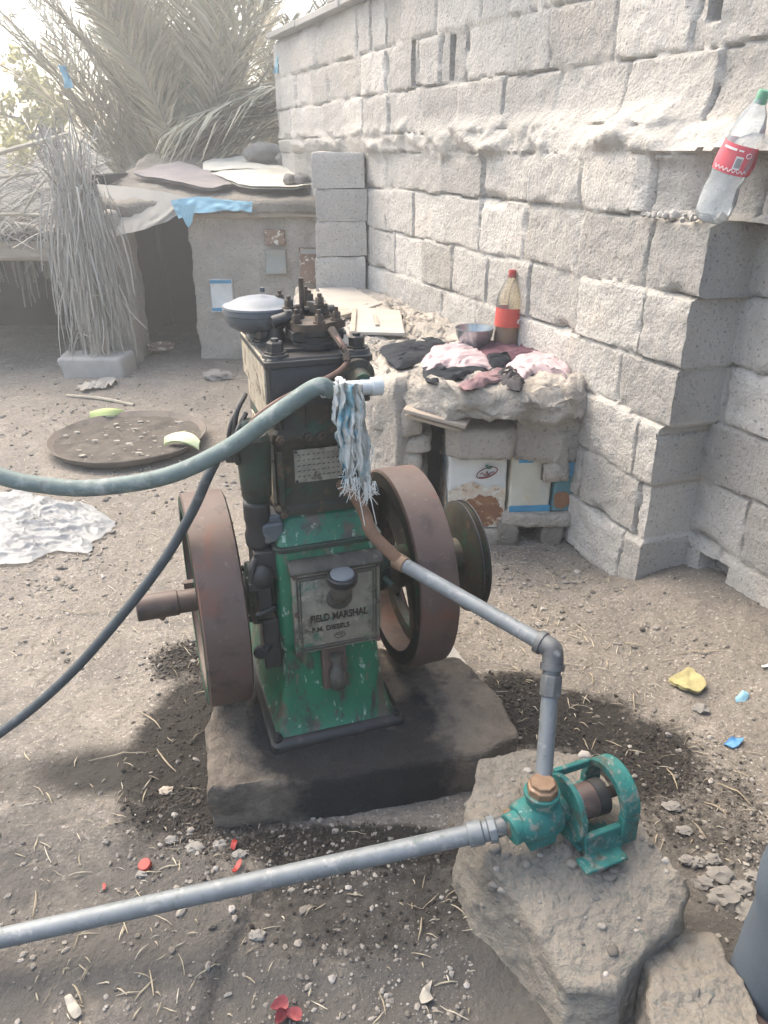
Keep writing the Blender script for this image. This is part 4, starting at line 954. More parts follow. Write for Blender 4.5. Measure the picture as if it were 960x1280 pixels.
def tin(parent, name, c, size, yaw, base_m, extra=()):
    m_ = MB(); rt = Matrix.Rotation(yaw, 3, 'Z'); sx, sy, sz = size
    sec = [rr(-sx/2, sx/2, -sy/2, sy/2, 0, .014, 4)]
    zz = [0, .004, .006, .03, .036, sz*.5, sz-.036, sz-.03, sz-.006, sz-.004, sz]; gr = [.003, .003, 0, 0, -.0025, -.001, -.0025, 0, 0, .003, .003]
    rings = []
    for z, g_ in zip(zz, gr):
        rings.append([Vector(c) + rt @ Vector((p.x*(1+2*g_/sx), p.y*(1+2*g_/sy), z + (.006*mn.noise(Vector((p.x*9, p.y*9, z*9)))))) for p in sec[0]])
    m_.rings(rings); o = m_.build(name, base_m, parent, autosm=40)
    for nm, mm, x0, x1, z0, z1, face in extra:
        q = MB()
        if nm in ('patch', 'core'):
            lift = .0012 if nm == 'core' else 0
            cx_, cz_, wx_, wz_ = (x0+x1)/2, (z0+z1)/2, abs(x1-x0)/2, (z1-z0)/2
            def blot(a_, b_):
                t_ = a_*6.2832; r_ = max(b_, .03)*(1 + .22*mn.noise(Vector((math.cos(t_)*2.2, math.sin(t_)*2.2, x0*31+z0*17))) + .16*mn.noise(Vector((math.cos(t_)*7, math.sin(t_)*7, z1*31))))
                px_ = max(-(sx if face == 'front' else sy)/2+.004, min((sx if face == 'front' else sy)/2-.004, cx_+wx_*r_*math.cos(t_))); pz_ = max(.004, cz_+wz_*r_*math.sin(t_))
                return Vector(c) + rt @ (Vector((px_, -sy/2-.0033-lift, pz_)) if face == 'front' else Vector((-sx/2-.0033, px_, pz_)))
            q.grid(56, 6, blot)
        elif face == 'front':
            y = -sy/2 - .0035; n = 10
            q.grid(n, 4, lambda a_, b_: Vector(c) + rt @ Vector((x0+(x1-x0)*a_, y, z0+(z1-z0)*b_ + .006*mn.noise(Vector((a_*5, b_*2, z0*40)))*(1 if nm != 'band' else .2))))
        else:
            x = -sx/2 - .0035; n = 8
            q.grid(n, 4, lambda a_, b_: Vector(c) + rt @ Vector((x, x0+(x1-x0)*a_, z0+(z1-z0)*b_ + .008*mn.noise(Vector((a_*5, b_*2, z0*40))))))
        sub(q.build({'band': 'printed_band', 'patch': 'rust_patch', 'smear': 'mud_smear', 'core': 'rust_patch'}.get(nm, nm), mm, parent, fixn=False), o)
    return o
# big white tin with a red oval emblem
tw, th_ = .245, .33; tc1 = Vector((.378, 3.035, .065)); ty1 = R(3)
t1 = tin(be, 'oil_tin', tc1, (tw, .25, th_), ty1, M['t_white'],
         (('patch', M['t_flake'], -tw*.62, tw*.62, -.02, .205, 'front'), ('core', M['t_rust'], -tw*.24, tw*.44, .0, .150, 'front'), ('patch', M['t_flake'], -.14, .12, .0, .20, 'left')))
t1['label'] = 'white oil tin with rusty lower half and a red oval emblem'
def scrib(parent, pts, r, m, nm):
    q = MB()
    for s_ in pts: q.tube(s_, r, 5)
    return q.build(nm, m, parent, fixn=True)
rt1 = Matrix.Rotation(ty1, 3, 'Z'); fy = -.125 - .0045
def f1(x, z): return tc1 + rt1 @ Vector((x, fy, z))
ov = [[f1(.036 + .042*math.cos(t) + .004*math.sin(t), .250 + .023*math.sin(t) + .010*math.cos(t)) for t in [i/20*6.283 for i in range(21)]],
      [f1(.036 + .037*math.cos(t) + .004*math.sin(t), .247 + .016*math.sin(t) + .009*math.cos(t)) for t in [i/20*6.283 for i in range(12, 20)]]]
sub(scrib(be, ov, .0022, M['logo_red'], 'emblem_ring'), t1)
sub(scrib(be, [bez([f1(.008, .243), f1(.018, .25), f1(.022, .241), f1(.032, .247), f1(.036, .257), f1(.040, .243), f1(.052, .25), f1(.064, .254)], 4), [f1(.026, .238), f1(.048, .241)]], .0018, M['logo_red'], 'emblem_writing'), t1)
sub(scrib(be, [bez([f1(.034, .270), f1(.044, .277), f1(.056, .276), f1(.046, .268), f1(.034, .270)], 4), bez([f1(.036, .272), f1(.030, .280), f1(.04, .283)], 4)], .0025, M['logo_green'], 'emblem_leaf'), t1)
l1 = lambda y, z: tc1 + rt1 @ Vector((-tw/2-.0045, y, z))
sub(scrib(be, [bez([l1(-.05, .25), l1(-.03, .27), l1(-.01, .26), l1(0, .27)], 4), [l1(-.02, .28), l1(-.01, .29)]], .0022, M['t_blue'], 'blue_mark'), t1)
# cream tin and teal tin
tc2 = Vector((.598, 3.005, .135)); tin2 = tin(be, 'oil_tin', tc2, (.175, .2, .25), R(4), M['t_cream'],
    (('band', M['t_blue'], -.086, .086, .008, .036, 'front'), ('band', M['t_blue'], -.06, .0, .226, .245, 'front'), ('smear', M['mud_grey'], .035, .1, .15, .25, 'front')))
tin2['label'] = 'faded cream oil tin with a blue band along its bottom'
tc3 = Vector((.765, 3.005, .145)); tin3 = tin(be, 'oil_tin', tc3, (.150, .18, .26), R(6), M['t_teal'],
    (('band', M['t_blue'], -.03, .08, .155, .235, 'front'), ('patch', M['t_rust'], -.08, -.0, .01, .085, 'front')))
tin3['label'] = 'rusty blue oil tin at the wall end'
m_ = MB(); m_.lump([(.52, 2.89), (.70, 2.88), (.86, 2.92), (.9, 3.1), (.52, 3.12)], .375, .60, 70, 5, 8, .012, 9, .0, .02, 51); m_.build('mud_filling', M['mud'], be, autosm=180)
m_ = MB(); m_.lump([(.64, 2.885), (.70, 2.865), (.745, 2.885), (.735, 2.93), (.66, 2.93)], .29, .50, 40, 5, 8, .012, 11, .0, .02, 52); m_.build('mud_smear', M['mud'], be, autosm=180)
m_ = MB(); m_.lump([(.495, 2.89), (.70, 2.87), (.92, 2.9), (.94, 3.1), (.5, 3.1)], .085, .14, 80, 5, 5, .008, 9, .0, .012, 53); m_.build('cement_shelf', M['mud'], be, autosm=180)
for x in (.52, .705, .89):
    m_ = MB(); m_.lump([(x-.035, 2.89), (x+.035, 2.885), (x+.04, 2.97), (x-.04, 2.97)], -.03, .10, 36, 4, 6, .007, 9, .012, .012, int(x*90)); m_.build('shelf_foot', M['mud_grey'], be, autosm=180)
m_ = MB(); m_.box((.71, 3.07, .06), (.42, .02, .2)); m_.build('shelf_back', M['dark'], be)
m_ = MB(); m_.lump([(.255, 2.90), (.50, 2.89), (.51, 3.1), (.26, 3.1)], -.03, .062, 50, 4, 5, .008, 9, .0, .012, 57); m_.build('tin_footing', M['mud'], be, autosm=180)

BT = .712
# boards lying on the bench
for nm, pts, z, lab in (('loose_board', [(398, 362), (432, 356), (478, 382), (420, 400)], .715, 'large grey board lying flat at the far end of the bench'),
                        ('loose_board', [(441, 386), (500, 391), (506, 420), (437, 418)], .728, 'smaller pale square board lying in front of the large one on the bench')):
    c = [gz(u, v, z) for u, v in pts]; m_ = MB(); m_.rings([[p + Vector((0, 0, dz)) for p in c] for dz in (0, .014)]); tag(m_.build(nm, M['board'], bevel=.002), lab, 'board')
m_ = MB(); m_.rings([[p + Vector((0, 0, dz)) for p in [gz(u, v, .742) for u, v in ((440, 388), (446, 387), (444, 417), (438, 417))]] for dz in (0, .012)])
tag(m_.build('wood_strip', M['wood'], bevel=.002), 'narrow wooden strip along the left edge of the smaller board', 'wood strip')
m_ = MB(); m_.rings([[p + Vector((0, 0, dz)) for p in [gz(u, v, .742) for u, v in ((466, 395), (470, 395), (474, 408), (469, 408))]] for dz in (0, .01)])
tag(m_.build('wood_strip', M['wood'], bevel=.002), 'short wooden peg lying on the middle of the smaller board', 'wood peg')
m_ = MB(); c = [gz(u, v, .733) for u, v in ((398, 398), (412, 388), (432, 387), (438, 396), (420, 401))]; m_.rings([[p + Vector((0, 0, dz)) for p in c] for dz in (0, .02)])
tag(m_.build('wood_offcut', M['wood'], bevel=.003), 'thick wooden offcut between the engine head and the boards', 'wood offcut')

# clothes
def cloth(name, outline, z, m, lab, hgt=.05, wr=10, ang=0., seed=0, res=(120, 34), crumple=.024, dome=.4):
    """crumpled garment: outline in yard coordinates, folds run along ang"""
    n = len(outline); cx = sum(p[0] for p in outline)/n; cy = sum(p[1] for p in outline)/n; m_ = MB()
    P = bez([Vector((x, y, 0)) for x, y in outline] + [Vector((*outline[0], 0))], 10); nt, nr = res
    ca, sa = math.cos(ang), math.sin(ang); per = len(P)-1
    def fn(a_, b_):
        i = a_*per; k = min(int(i), per-1); q = P[k].lerp(P[k+1], i-k); b_ = max(b_, .02)
        x, y = cx + (q.x-cx)*b_, cy + (q.y-cy)*b_
        wx = x + .03*mn.noise(Vector((x*9, y*9, seed))); wy = y + .03*mn.noise(Vector((x*14, y*14, seed+5)))
        u_, v_ = (wx*ca+wy*sa), (-wx*sa+wy*ca)
        lo_ = mn.noise(Vector((u_*9, v_*9, seed*3.3))); f = math.sin(v_*wr*9 + 5*lo_ + seed); f = f*(.5+.9*abs(mn.noise(Vector((u_*12, v_*6, seed+40))))); f2 = math.sin(v_*wr*21 + u_*18 + 7*mn.noise(Vector((u_*14, v_*14, seed*5.1+9))))*abs(mn.noise(Vector((u_*20, v_*20, seed+70))))*1.6
        env = (1-b_**4); h = hgt*(dome*(1-b_*b_) + (1-dome)*max(.1, .55+.5*mn.noise(Vector((x*7, y*7, seed)))))*min(1, env*1.6)
        zz = z + .006 + max(h, 0)*.62 + crumple*(.5+.5*f)*.62*min(1, (1-b_)*7+.25) + crumple*f2*.28*min(1, (1-b_)*8+.1)
        return (x + .010*f2*b_, y + .010*f*b_, zz)
    m_.grid(nt, nr, fn)
    def fb(a_, b_):
        i = a_*per; k = min(int(i), per-1); q = P[k].lerp(P[k+1], i-k); return (cx+(q.x-cx)*b_*.97, cy+(q.y-cy)*b_*.97, z-.002)
    m_.grid(nt, 2, lambda a_, b_: fb(a_, max(b_, .02)))
    return tag(m_.build(name, m, autosm=180), lab, 'clothes')
def gpts(px, z): return [P2(gz(u, v, z)) for u, v in px]
BTc = .705
cloth('black_cloth', gpts([(472, 440), (500, 432), (545, 431), (570, 437), (548, 447), (505, 462), (490, 458)], BTc), BTc, M['c_black'], 'black garment crumpled at the left end of the laundry on the bench', .05, 9, .2, 1)
cloth('black_cloth', gpts([(528, 463), (560, 466), (600, 460), (612, 466), (580, 474), (545, 481), (530, 475)], BTc), BTc, M['c_black'], 'strip of black cloth sticking out under the left pale pink garment', .022, 10, .1, 2)
cloth('pink_cloth', gpts([(525, 455), (545, 436), (582, 436), (610, 452), (612, 464), (580, 468), (555, 464), (535, 470)], BTc), BTc, M['c_pink'], 'pale pink garment bunched up beside the black garment on the bench', .06, 11, .5, 3)
cloth('maroon_cloth', gpts([(592, 446), (608, 430), (625, 436), (650, 440), (668, 428), (702, 424), (706, 446), (680, 452), (640, 455), (610, 455)], BTc), BTc, M['c_maroon'], 'long maroon garment in front of the red labelled bottle', .045, 8, .1, 4)
cloth('maroon_cloth', gpts([(664, 444), (672, 424), (690, 416), (706, 424), (706, 446), (686, 450)], BTc), BTc, M['c_maroon'], 'rounded maroon bundle at the wall end of the laundry', .095, 8, .8, 5, dome=.85)
cloth('pink_cloth', gpts([(632, 460), (655, 444), (690, 446), (712, 462), (708, 476), (690, 470), (668, 470), (650, 478), (636, 472)], BTc), BTc, M['c_pink'], 'pale pink shirt with a sleeve end hanging at the right front of the laundry', .05, 12, -.5, 6)
cloth('mauve_cloth', gpts([(572, 486), (600, 472), (626, 466), (640, 470), (632, 478), (605, 484), (585, 489)], BTc), BTc, M['c_mauve'], 'dusty mauve rolled cloth at the front edge of the laundry', .028, 10, .4, 7)
cloth('charcoal_cloth', gpts([(618, 474), (634, 464), (650, 474), (654, 484), (648, 490), (632, 485)], BTc), BTc, M['c_grey'], 'small charcoal sock like cloth at the front edge of the bench', .045, 12, .9, 8)
cloth('patterned_cloth', gpts([(606, 452), (634, 448), (636, 458), (612, 461)], BTc), BTc, M['c_black'], 'small dark piece of cloth between the two pale pink garments', .05, 14, .2, 9)
# bowl
bp_ = gz(592, 437, BTc); m_ = MB()
m_.lathe([(0, .006), (.05, .006), (.066, .03), (.079, .065), (.0835, .094), (.0875, .096), (.0875, .099), (.082, .098), (.077, .066), (.064, .033), (.048, .012), (0, .011)], bp_, n=48)
tag(m_.build('steel_bowl', M['steel'], autosm=30), 'round stainless steel bowl next to the red labelled bottle on the bench', 'bowl')
# bottles
def bottle(name, lab, base, axis, H, pet, capm, labm, lz, dent=0., seed=0, dregs=False, rk=1.2):
    ax = Vector(axis).normalized(); q = ax.to_track_quat('Z', 'Y'); t = thing(name, lab, 'bottle', base); B = Vector(base); k = H/.33
    prof = [(.0, .010), (.02, .004), (.036, .000), (.044, .010), (.0455, .03), (.0445, .055), (.0425, .08), (.0415, .10), (.043, .12), (.0455, .14), (.0455, .205), (.043, .225), (.035, .25), (.025, .275), (.0165, .292), (.0145, .300), (.0145, .308)]
    m_ = MB(); n = 28
    rings = []
    for r, h in prof:
        ring = []
        for j in range(n):
            t_ = 6.283*j/n; d = dent*mn.noise(Vector((math.cos(t_)*1.3+seed, math.sin(t_)*1.3, h*16)))*min(1, r/.03)
            ring.append(B + q @ (Vector(((r+d)*math.cos(t_)*rk, (r+d)*math.sin(t_)*rk, h+.002))*k))
        rings.append(ring)
    m_.rings(rings, cap=False); m_.build('bottle_body', pet, t, autosm=180)
    m_ = MB(); m_.lathe([(0, .331), (.0135, .331), (.015, .328), (.015, .308), (.0155, .302), (.0150, .300)], n=24); m_.v = [tuple(B + q @ (Vector(p)*k)) for p in m_.v]; m_.build('screw_cap', capm, t, autosm=30)
    m_ = MB(); m_.lathe([(.0462, lz[0]), (.0462, (lz[0]*2+lz[1])/3), (.0462, lz[1])], n=40)
    vs = []
    for p in m_.v:
        d = dent*.8*mn.noise(Vector((p[0]*28+seed, p[1]*28, p[2]*16))); s_ = 1 + d/.046; vs.append(tuple(B + q @ (Vector((p[0]*s_*rk, p[1]*s_*rk, p[2]))*k)))
    m_.v = vs; lb = m_.build('wrap_label', labm, t, autosm=180)
    def on(t_, z, e=.0012): return B + q @ (Vector(((.0462*rk+e)*math.cos(t_), (.0462*rk+e)*math.sin(t_), z))*k)
    if dregs:
        m_ = MB(); m_.lathe([(0, .012), (.030*rk, .008), (.042*rk, .02), (.0435*rk, .05), (.040*rk, .098), (0, .098)], n=28); m_.v = [tuple(B + q @ (Vector(p)*k)) for p in m_.v]; m_.build('dregs', M['liquid'], t, autosm=40)
    return t, lb, on
bb_ = gz(632, 437, BTc) + Vector((0, .02, .0))
bt1, lb, on = bottle('drink_bottle', 'clear plastic bottle with red cap and red label standing on the bench by the wall', bb_, (.03, 0, 1), .338, M['pet_amber'], M['red'], M['red_label'], (.100, .178), 0, 0, True)
f0 = -1.75
sub(scrib(bt1, [bez([on(f0-.75+.13*i, .130+.008*((-1)**i)*(.5+.5*((i*5) % 3)/2)) for i in range(12)], 4), bez([on(f0-.5+.2*i, .142+.005*((-1)**i)) for i in range(6)], 4), [on(f0-.3, .152), on(f0-.2, .153)], [on(f0+.3, .152), on(f0+.38, .151)], [on(f0-.1, .122), on(f0+.05, .121)], bez([on(f0-.8, .122), on(f0-.3, .113), on(f0+.3, .116), on(f0+.8, .127)], 5)], .0019, M['white_print'], 'label_writing'), lb)
wb0 = WP + WD*(-.014) + WN*(.006)
wb = Vector((wb0.x, wb0.y, 1.318)); wtop = Vector((gy(950, 128, 2.355)))
bt2, lb, on = bottle('drink_bottle', 'crumpled empty bottle with green cap and pink red label leaning on the block wall ledge', wb, wtop - wb, .350, M['pet'], M['green_cap'], M['pink_label'], (.135, .207), .008, 4, False, 1.08)
fz = -2.0
def lpanel(x0, x1, z0, z1, nm='label_panel'):
    q = MB(); q.grid(6, 2, lambda a_, b_: on(x0+(x1-x0)*a_, z0+(z1-z0)*b_, .0022)); sub(q.build(nm, M['white_print'], bt2, fixn=False), lb)
best_f = min((math.atan2(y, x) for x in (-1, -.7, 0, .7, 1) for y in (-1, -.7, 0, .7, 1) if (x or y)), key=lambda t_: (on(t_, .17) - Vector((0, 0, 1.5))).length)
lpanel(best_f+.05, best_f+.42, .150, .182); lpanel(best_f-.75, best_f-.05, .193, .199); lpanel(best_f+.05, best_f+.3, .194, .198)
sub(scrib(bt2, [[on(best_f+.12+.06*i, .154, .003), on(best_f+.12+.06*i, .178, .003)] for i in range(5)], .0007, M['c_grey'], 'barcode'), lb)
sub(scrib(bt2, [bez([on(best_f-.9+.12*i, .145+.004*(-1)**i, .002) for i in range(16)], 3), [on(best_f+.65+.14*math.cos(i/12*6.283), .187+.006*math.sin(i/12*6.283), .002) for i in range(13)]], .0011, M['white_print'], 'label_writing'), lb)
# mortar crumbs on the ledge under the bottle
m_ = MB()
for i in range(60):
    k = rng.uniform(-.03, .27); n = rng.uniform(-.12, .045); p = WP + WD*k + WN*n; m_.blob((p.x, p.y, 1.312+rng.uniform(0, .012)), rng.uniform(.005, .016), 1, .3, 2, i)
tag(m_.build('ledge_rubble', M['block'] if False else M['concrete']), 'loose mortar crumbs on the wall ledge below the bottle', 'rubble', kind='stuff')

# ------------------------------------------------------------------ mud shed at the back
sh_ = thing('mud_shed', 'low mud walled animal shed with a dark doorway and weighted sheets on its roof', 'shed', (-1.1, 6.0, 0))
def rslope(x, y): return 1.20 + .175*(y-5.9) + .012*mn.noise(Vector((x*2, y*2, 7)))
m_ = MB(); m_.lump([(-1.415, 5.90), (-1.10, 5.93), (-.43, 5.96), (-.43, 6.16), (-1.405, 6.16)], -.05, 1.13, 190, 5, 50, .022, 6, 0, .02, 61); m_.build('front_wall', M['mud'], sh_, autosm=180)
m_ = MB(); m_.lump([(-2.02, 5.74), (-1.87, 5.74), (-1.86, 6.1), (-2.02, 6.12)], -.05, 1.12, 70, 4, 24, .02, 5, 0, .02, 62); m_.build('side_pier', M['mud'], sh_, autosm=180)
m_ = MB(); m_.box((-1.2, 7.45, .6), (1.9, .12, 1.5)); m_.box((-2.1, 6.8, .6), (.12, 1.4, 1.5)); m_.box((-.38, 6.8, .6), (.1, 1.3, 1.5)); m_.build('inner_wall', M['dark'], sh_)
m_ = MB(); m_.lump([(-2.08, 5.80), (-1.4, 5.82), (-.9, 5.86), (-.41, 5.88), (-.41, 7.5), (-2.1, 7.5)], 1.10, rslope, 160, 20, 6, .022, 4.5, 0, .03, 63)
m_.build('roof_slab', M['mud_grey'], sh_, autosm=180)
m_ = MB(); m_.lump([(-1.42, 5.855), (-.9, 5.87), (-.45, 5.90), (-.45, 5.96), (-1.42, 5.95)], 1.075, 1.125, 120, 3, 4, .008, 7, 0, .01, 64); m_.build('lintel', M['wood'], sh_, autosm=180)
def wtin(c, size, base, extra, lab):
    o = tin(sh_, 'wall_tin', c, size, R(2), base, extra); o['label'] = lab
wtin(Vector((-1.215, 5.965, .41)), (.17, .16, .235), M['t_white'], (('band', M['t_blue'], -.08, .08, .208, .232, 'front'), ('band', M['t_blue'], -.08, .07, .006, .03, 'front')), 'white tin with blue top and bottom bands by the doorway')
wtin(Vector((-.80, 5.985, .89)), (.15, .16, .10), M['t_speck'], (), 'rusty flaking tin high in the mud wall')
wtin(Vector((-.80, 5.985, .685)), (.16, .16, .17), M['t_grey'], (), 'mud smeared grey green tin')
wtin(Vector((-.545, 5.99, .62)), (.165, .16, .245), M['t_speck'], (('band', M['t_grey'], -.07, .07, .205, .238, 'front'),), 'rusty flaking tin at the right end of the mud wall')
# sheets, tarpaulin and stones lying on the roof
def sheet(name, pts, zf, m, lab, cat, amp=.012, sc=6, edge=.0, seed=0):
    n = len(pts); cx = sum(p[0] for p in pts)/n; cy = sum(p[1] for p in pts)/n; m_ = MB(); P = [Vector((*p, 0)) for p in pts] + [Vector((*pts[0], 0))]
    P = bez(P, 6); per = len(P)-1
    def fn(off):
        def f(a_, b_):
            i = a_*per; k = min(int(i), per-1); q = P[k].lerp(P[k+1], i-k); b_ = max(b_, .015); x, y = cx+(q.x-cx)*b_, cy+(q.y-cy)*b_
            f_ = 1-2*abs(mn.noise(Vector((x*sc*.5, y*sc, seed))))
            return (x, y, zf(x, y) + .012 + amp*(f_ + .7*mn.noise(Vector((x*sc*1.7, y*sc*1.7, seed+3)))) + off)
        return f
    m_.grid(72, 14, fn(.008)); m_.grid(72, 14, fn(-.010))
    return tag(m_.build(name, m, autosm=180), lab, cat)
top_ = lambda x, y: rslope(x, y) + .012
sheet('sack_sheet', [(-1.42, 6.55), (-.95, 6.7), (-.50, 6.75), (-.50, 7.1), (-.9, 7.2), (-1.45, 7.1)], top_, M['sack'], 'cream sack sheet spread at the back of the shed roof', 'sheet', .02, 4, seed=2)
sheet('white_sheet', [(-1.32, 6.42), (-1.0, 6.02), (-.62, 5.98), (-.46, 6.25), (-.48, 6.6), (-.9, 6.62)], lambda x, y: top_(x, y) + .022, M['sack'], 'pale cream sheet weighted with stones near the roof edge of the shed', 'sheet', .016, 5, seed=5)
sheet('brown_blanket', [(-1.95, 6.5), (-1.35, 6.02), (-1.12, 6.12), (-1.35, 6.5), (-1.7, 6.85)], lambda x, y: top_(x, y) + .01, M['tarp_brown'], 'brownish grey blanket lying across the left part of the shed roof', 'blanket', .022, 4, seed=8)
def hang(name, top, bot, m, lab, cat, amp=.018, sc=7, seed=0, n=36):
    T = bez([Vector(p) for p in top], 12); B = bez([Vector(p) for p in bot], 12); m_ = MB()
    def at(P, a_):
        i = a_*(len(P)-1); k = min(int(i), len(P)-2); return P[k].lerp(P[k+1], i-k)
    def f(off):
        def g_(a_, b_):
            p = at(T, a_).lerp(at(B, a_), b_); w = amp*mn.noise(Vector((a_*sc, b_*1.6, seed)))*(.25+b_) + .4*amp*mn.noise(Vector((a_*sc*2.6, b_*4, seed+4)))
            return (p.x, p.y - abs(w) - off, p.z + .5*w)
        return g_
    m_.grid(n, 12, f(0)); m_.grid(n, 12, f(.005))
    return tag(m_.build(name, m, autosm=180), lab, cat)
hang('grey_sheet', [(-2.08, 6.05, 1.29), (-1.75, 5.95, 1.27), (-1.40, 5.82, 1.22), (-1.33, 5.81, 1.18)], [gy(135, 298, 5.70), gy(165, 292, 5.72), gy(192, 284, 5.74), gy(222, 270, 5.77)], M['tarp_grey'], 'mud grey sheet hanging over the top of the shed doorway', 'sheet', .03, 5, 1)
hang('blue_tarpaulin', [gy(213, 251, 5.76), gy(248, 246, 5.79), gy(285, 250, 5.83), gy(316, 252, 5.86)], [gy(224, 274, 5.735), gy(247, 266, 5.74), gy(285, 263, 5.79), gy(315, 264, 5.83)], M['tarp_blue'], 'torn pale blue tarpaulin strip draped along the shed roof edge', 'tarpaulin', .03, 8, 3)
hang('blue_tarpaulin_tail', [gy(222, 258, 5.73), gy(232, 256, 5.73), gy(244, 256, 5.735)], [gy(233, 281, 5.72), gy(236, 284, 5.72), gy(240, 278, 5.72)], M['tarp_blue'], 'pointed corner of blue tarpaulin hanging in the shed doorway', 'tarpaulin', .01, 5, 6)
for (u, v, Y, r, lab) in ((330, 204, 6.95, (.17, .11, .085), 'large pale stone at the back of the cream sack sheet on the roof'), (357, 209, 6.85, (.08, .07, .05), 'smaller pale stone right of the large stone on the shed roof'), (362, 232, 6.12, (.05, .05, .042), 'left one of two round stones holding the pale sheet on the roof'), (376, 231, 6.12, (.055, .05, .044), 'right one of two round stones holding the pale sheet on the roof')):
    p = gy(u, v, Y); m_ = MB(); m_.blob((p.x, Y, top_(p.x, Y)+.05+r[2]*.55), r, 3, .2, 1.3, int(u)); tag(m_.build('roof_stone', M['stone']), lab, 'stone')
p = gy(397, 222, 6.0); m_ = MB(); m_.box((p.x, 6.0, 1.37), (.03, .22, .17), Matrix.Rotation(R(12), 3, 'Y')); tag(m_.build('roof_slate', M['alu_dark'], bevel=.006), 'dark slate propped upright at the right end of the shed roof', 'slate')
# ------------------------------------------------------------------ palms and thatch
def frond(ml, mr, base, yaw, L, e0, droop, leaf, rg, nl=46, dead=0.0, wmul=1.0, rr0=.020, t0=.16):
    """one palm leaf: stem into mr, leaflets into ml"""
    p = Vector(base); n = 18; P = [p.copy()]; T = []; side_drift = rg.uniform(-.25, .25)
    for i in range(n):
        t = i/n; e = e0 - droop*t**1.4; y_ = yaw + side_drift*t*t
        d = Vector((math.cos(y_)*math.cos(e), math.sin(y_)*math.cos(e), math.sin(e))); p = p + d*L/n; P.append(p.copy()); T.append(d)
    T.append(T[-1])
    mr.tube(P, [rr0*(1-.85*i/n) for i in range(n+1)], 5)
    for j in range(nl):
        t = t0 + (1-t0)*j/(nl-1); f = t*n; i = min(int(f), n-1); q = P[i].lerp(P[i+1], f-i); d = T[i]
        s_ = d.cross(Vector((0, 0, 1)));
        if s_.length < .05: s_ = Vector((-math.sin(yaw), math.cos(yaw), 0))
        s_.normalize(); up = s_.cross(d)
        ll = leaf*(.45+.75*math.sin(math.pi*min(1, .12+t*.86)))*rg.uniform(.75, 1.15)
        for sg in (-1, 1):
            if rg.random() < .06 + dead*.15: continue
            dd = (d*rg.uniform(.75, 1.05) + s_*sg*rg.uniform(.45, .8) + up*rg.uniform(-.1, .4)).normalized()
            w = leaf*.026*wmul*rg.uniform(.7, 1.2); wv = dd.cross(up).normalized()*w
            if rg.random() < .4: wv = (wv + up*w*rg.uniform(-1, 1)).normalized()*w
            g1 = Vector((0, 0, -1))*(.10+dead*.55)*ll*rg.uniform(.4, 1.4)
            a_, b_, c_ = q, q + dd*ll*.5 + g1*.25, q + dd*ll + g1
            ml.add([a_-wv*.5, a_+wv*.5, b_+wv, b_-wv, c_], [(0, 1, 2, 3), (3, 2, 4)])
def palm(name, lab, base, nf, L, leaf, seed, e_lo=42, e_hi=86, yaw_rng=(0, 360), trunk_h=.35, dead=.25, group=None):
    t = thing(name, lab, 'palm tree', base, 0, group); rg = random.Random(seed); B = Vector(base)
    m_ = MB(); m_.tube([B + Vector((0, 0, -.1)), B + Vector((.02, 0, trunk_h*.5)), B + Vector((0, 0, trunk_h)), B + Vector((0, 0, trunk_h+.15))], [.20, .19, .17, .10], 14); m_.build('trunk', M['trunk'], t)
    for i in range(nf):
        ml, mr = MB(), MB(); e = R(rg.uniform(e_lo, e_hi)); yw = R(rg.uniform(*yaw_rng)); LL = L*rg.uniform(.72, 1.12)
        b = B + Vector((math.cos(yw)*.12, math.sin(yw)*.12, trunk_h + rg.uniform(-.1, .15)))
        frond(ml, mr, b, yw, LL, e, R(rg.uniform(10, 50)), leaf, rg, 62, dead)
        fr = ml.build('frond', M['frond'], t, smooth=False, fixn=False); sub(mr.build('stem', M['rachis'], t), fr)
palm('palm_tree', 'big clump of dry grey green palm fronds standing behind the mud shed', (-1.75, 7.9, .65), 46, 2.5, .40, 3, 58, 89, (0, 360), .5, .25)
palm('palm_tree', 'palm clump just left of the big one with fronds leaning out over the thatch', (-2.35, 8.4, .3), 22, 2.4, .40, 5, 52, 86, (20, 200), .6, .3)
palm('palm_tree', 'sparse palm in the back gap between the big clump and the block wall', (-1.15, 9.6, .2), 16, 2.3, .40, 8, 50, 86, (0, 360), .8, .3)
palm('palm_tree', 'hazy palm at the far left behind the thatched shelter', (-6.6, 10.5, .2), 16, 2.7, .42, 11, 45, 86, (0, 360), .9, .25)
# pile of cut fronds leaning on the wall at the back of the shed roof
fp_ = thing('frond_pile', 'heap of cut dry palm fronds leaning on the block wall behind the shed roof', 'palm fronds', (-.95, 7.4, 1.45)); rg = random.Random(21)
for i in range(17):
    ml, mr = MB(), MB(); b = Vector((rg.uniform(-.75, -.62), 7.35 + rg.uniform(0, .5), 1.66 + .028*i + rg.uniform(0, .05)))
    frond(ml, mr, b, R(rg.uniform(168, 195)), rg.uniform(.95, 1.4), R(rg.uniform(-18, 4)), R(rg.uniform(6, 20)), .46, rg, 34, .95, 1.0, .011, .05)
    fr = ml.build('frond', M['frond'], fp_, smooth=False, fixn=False); sub(mr.build('stem', M['rachis'], fp_), fr)
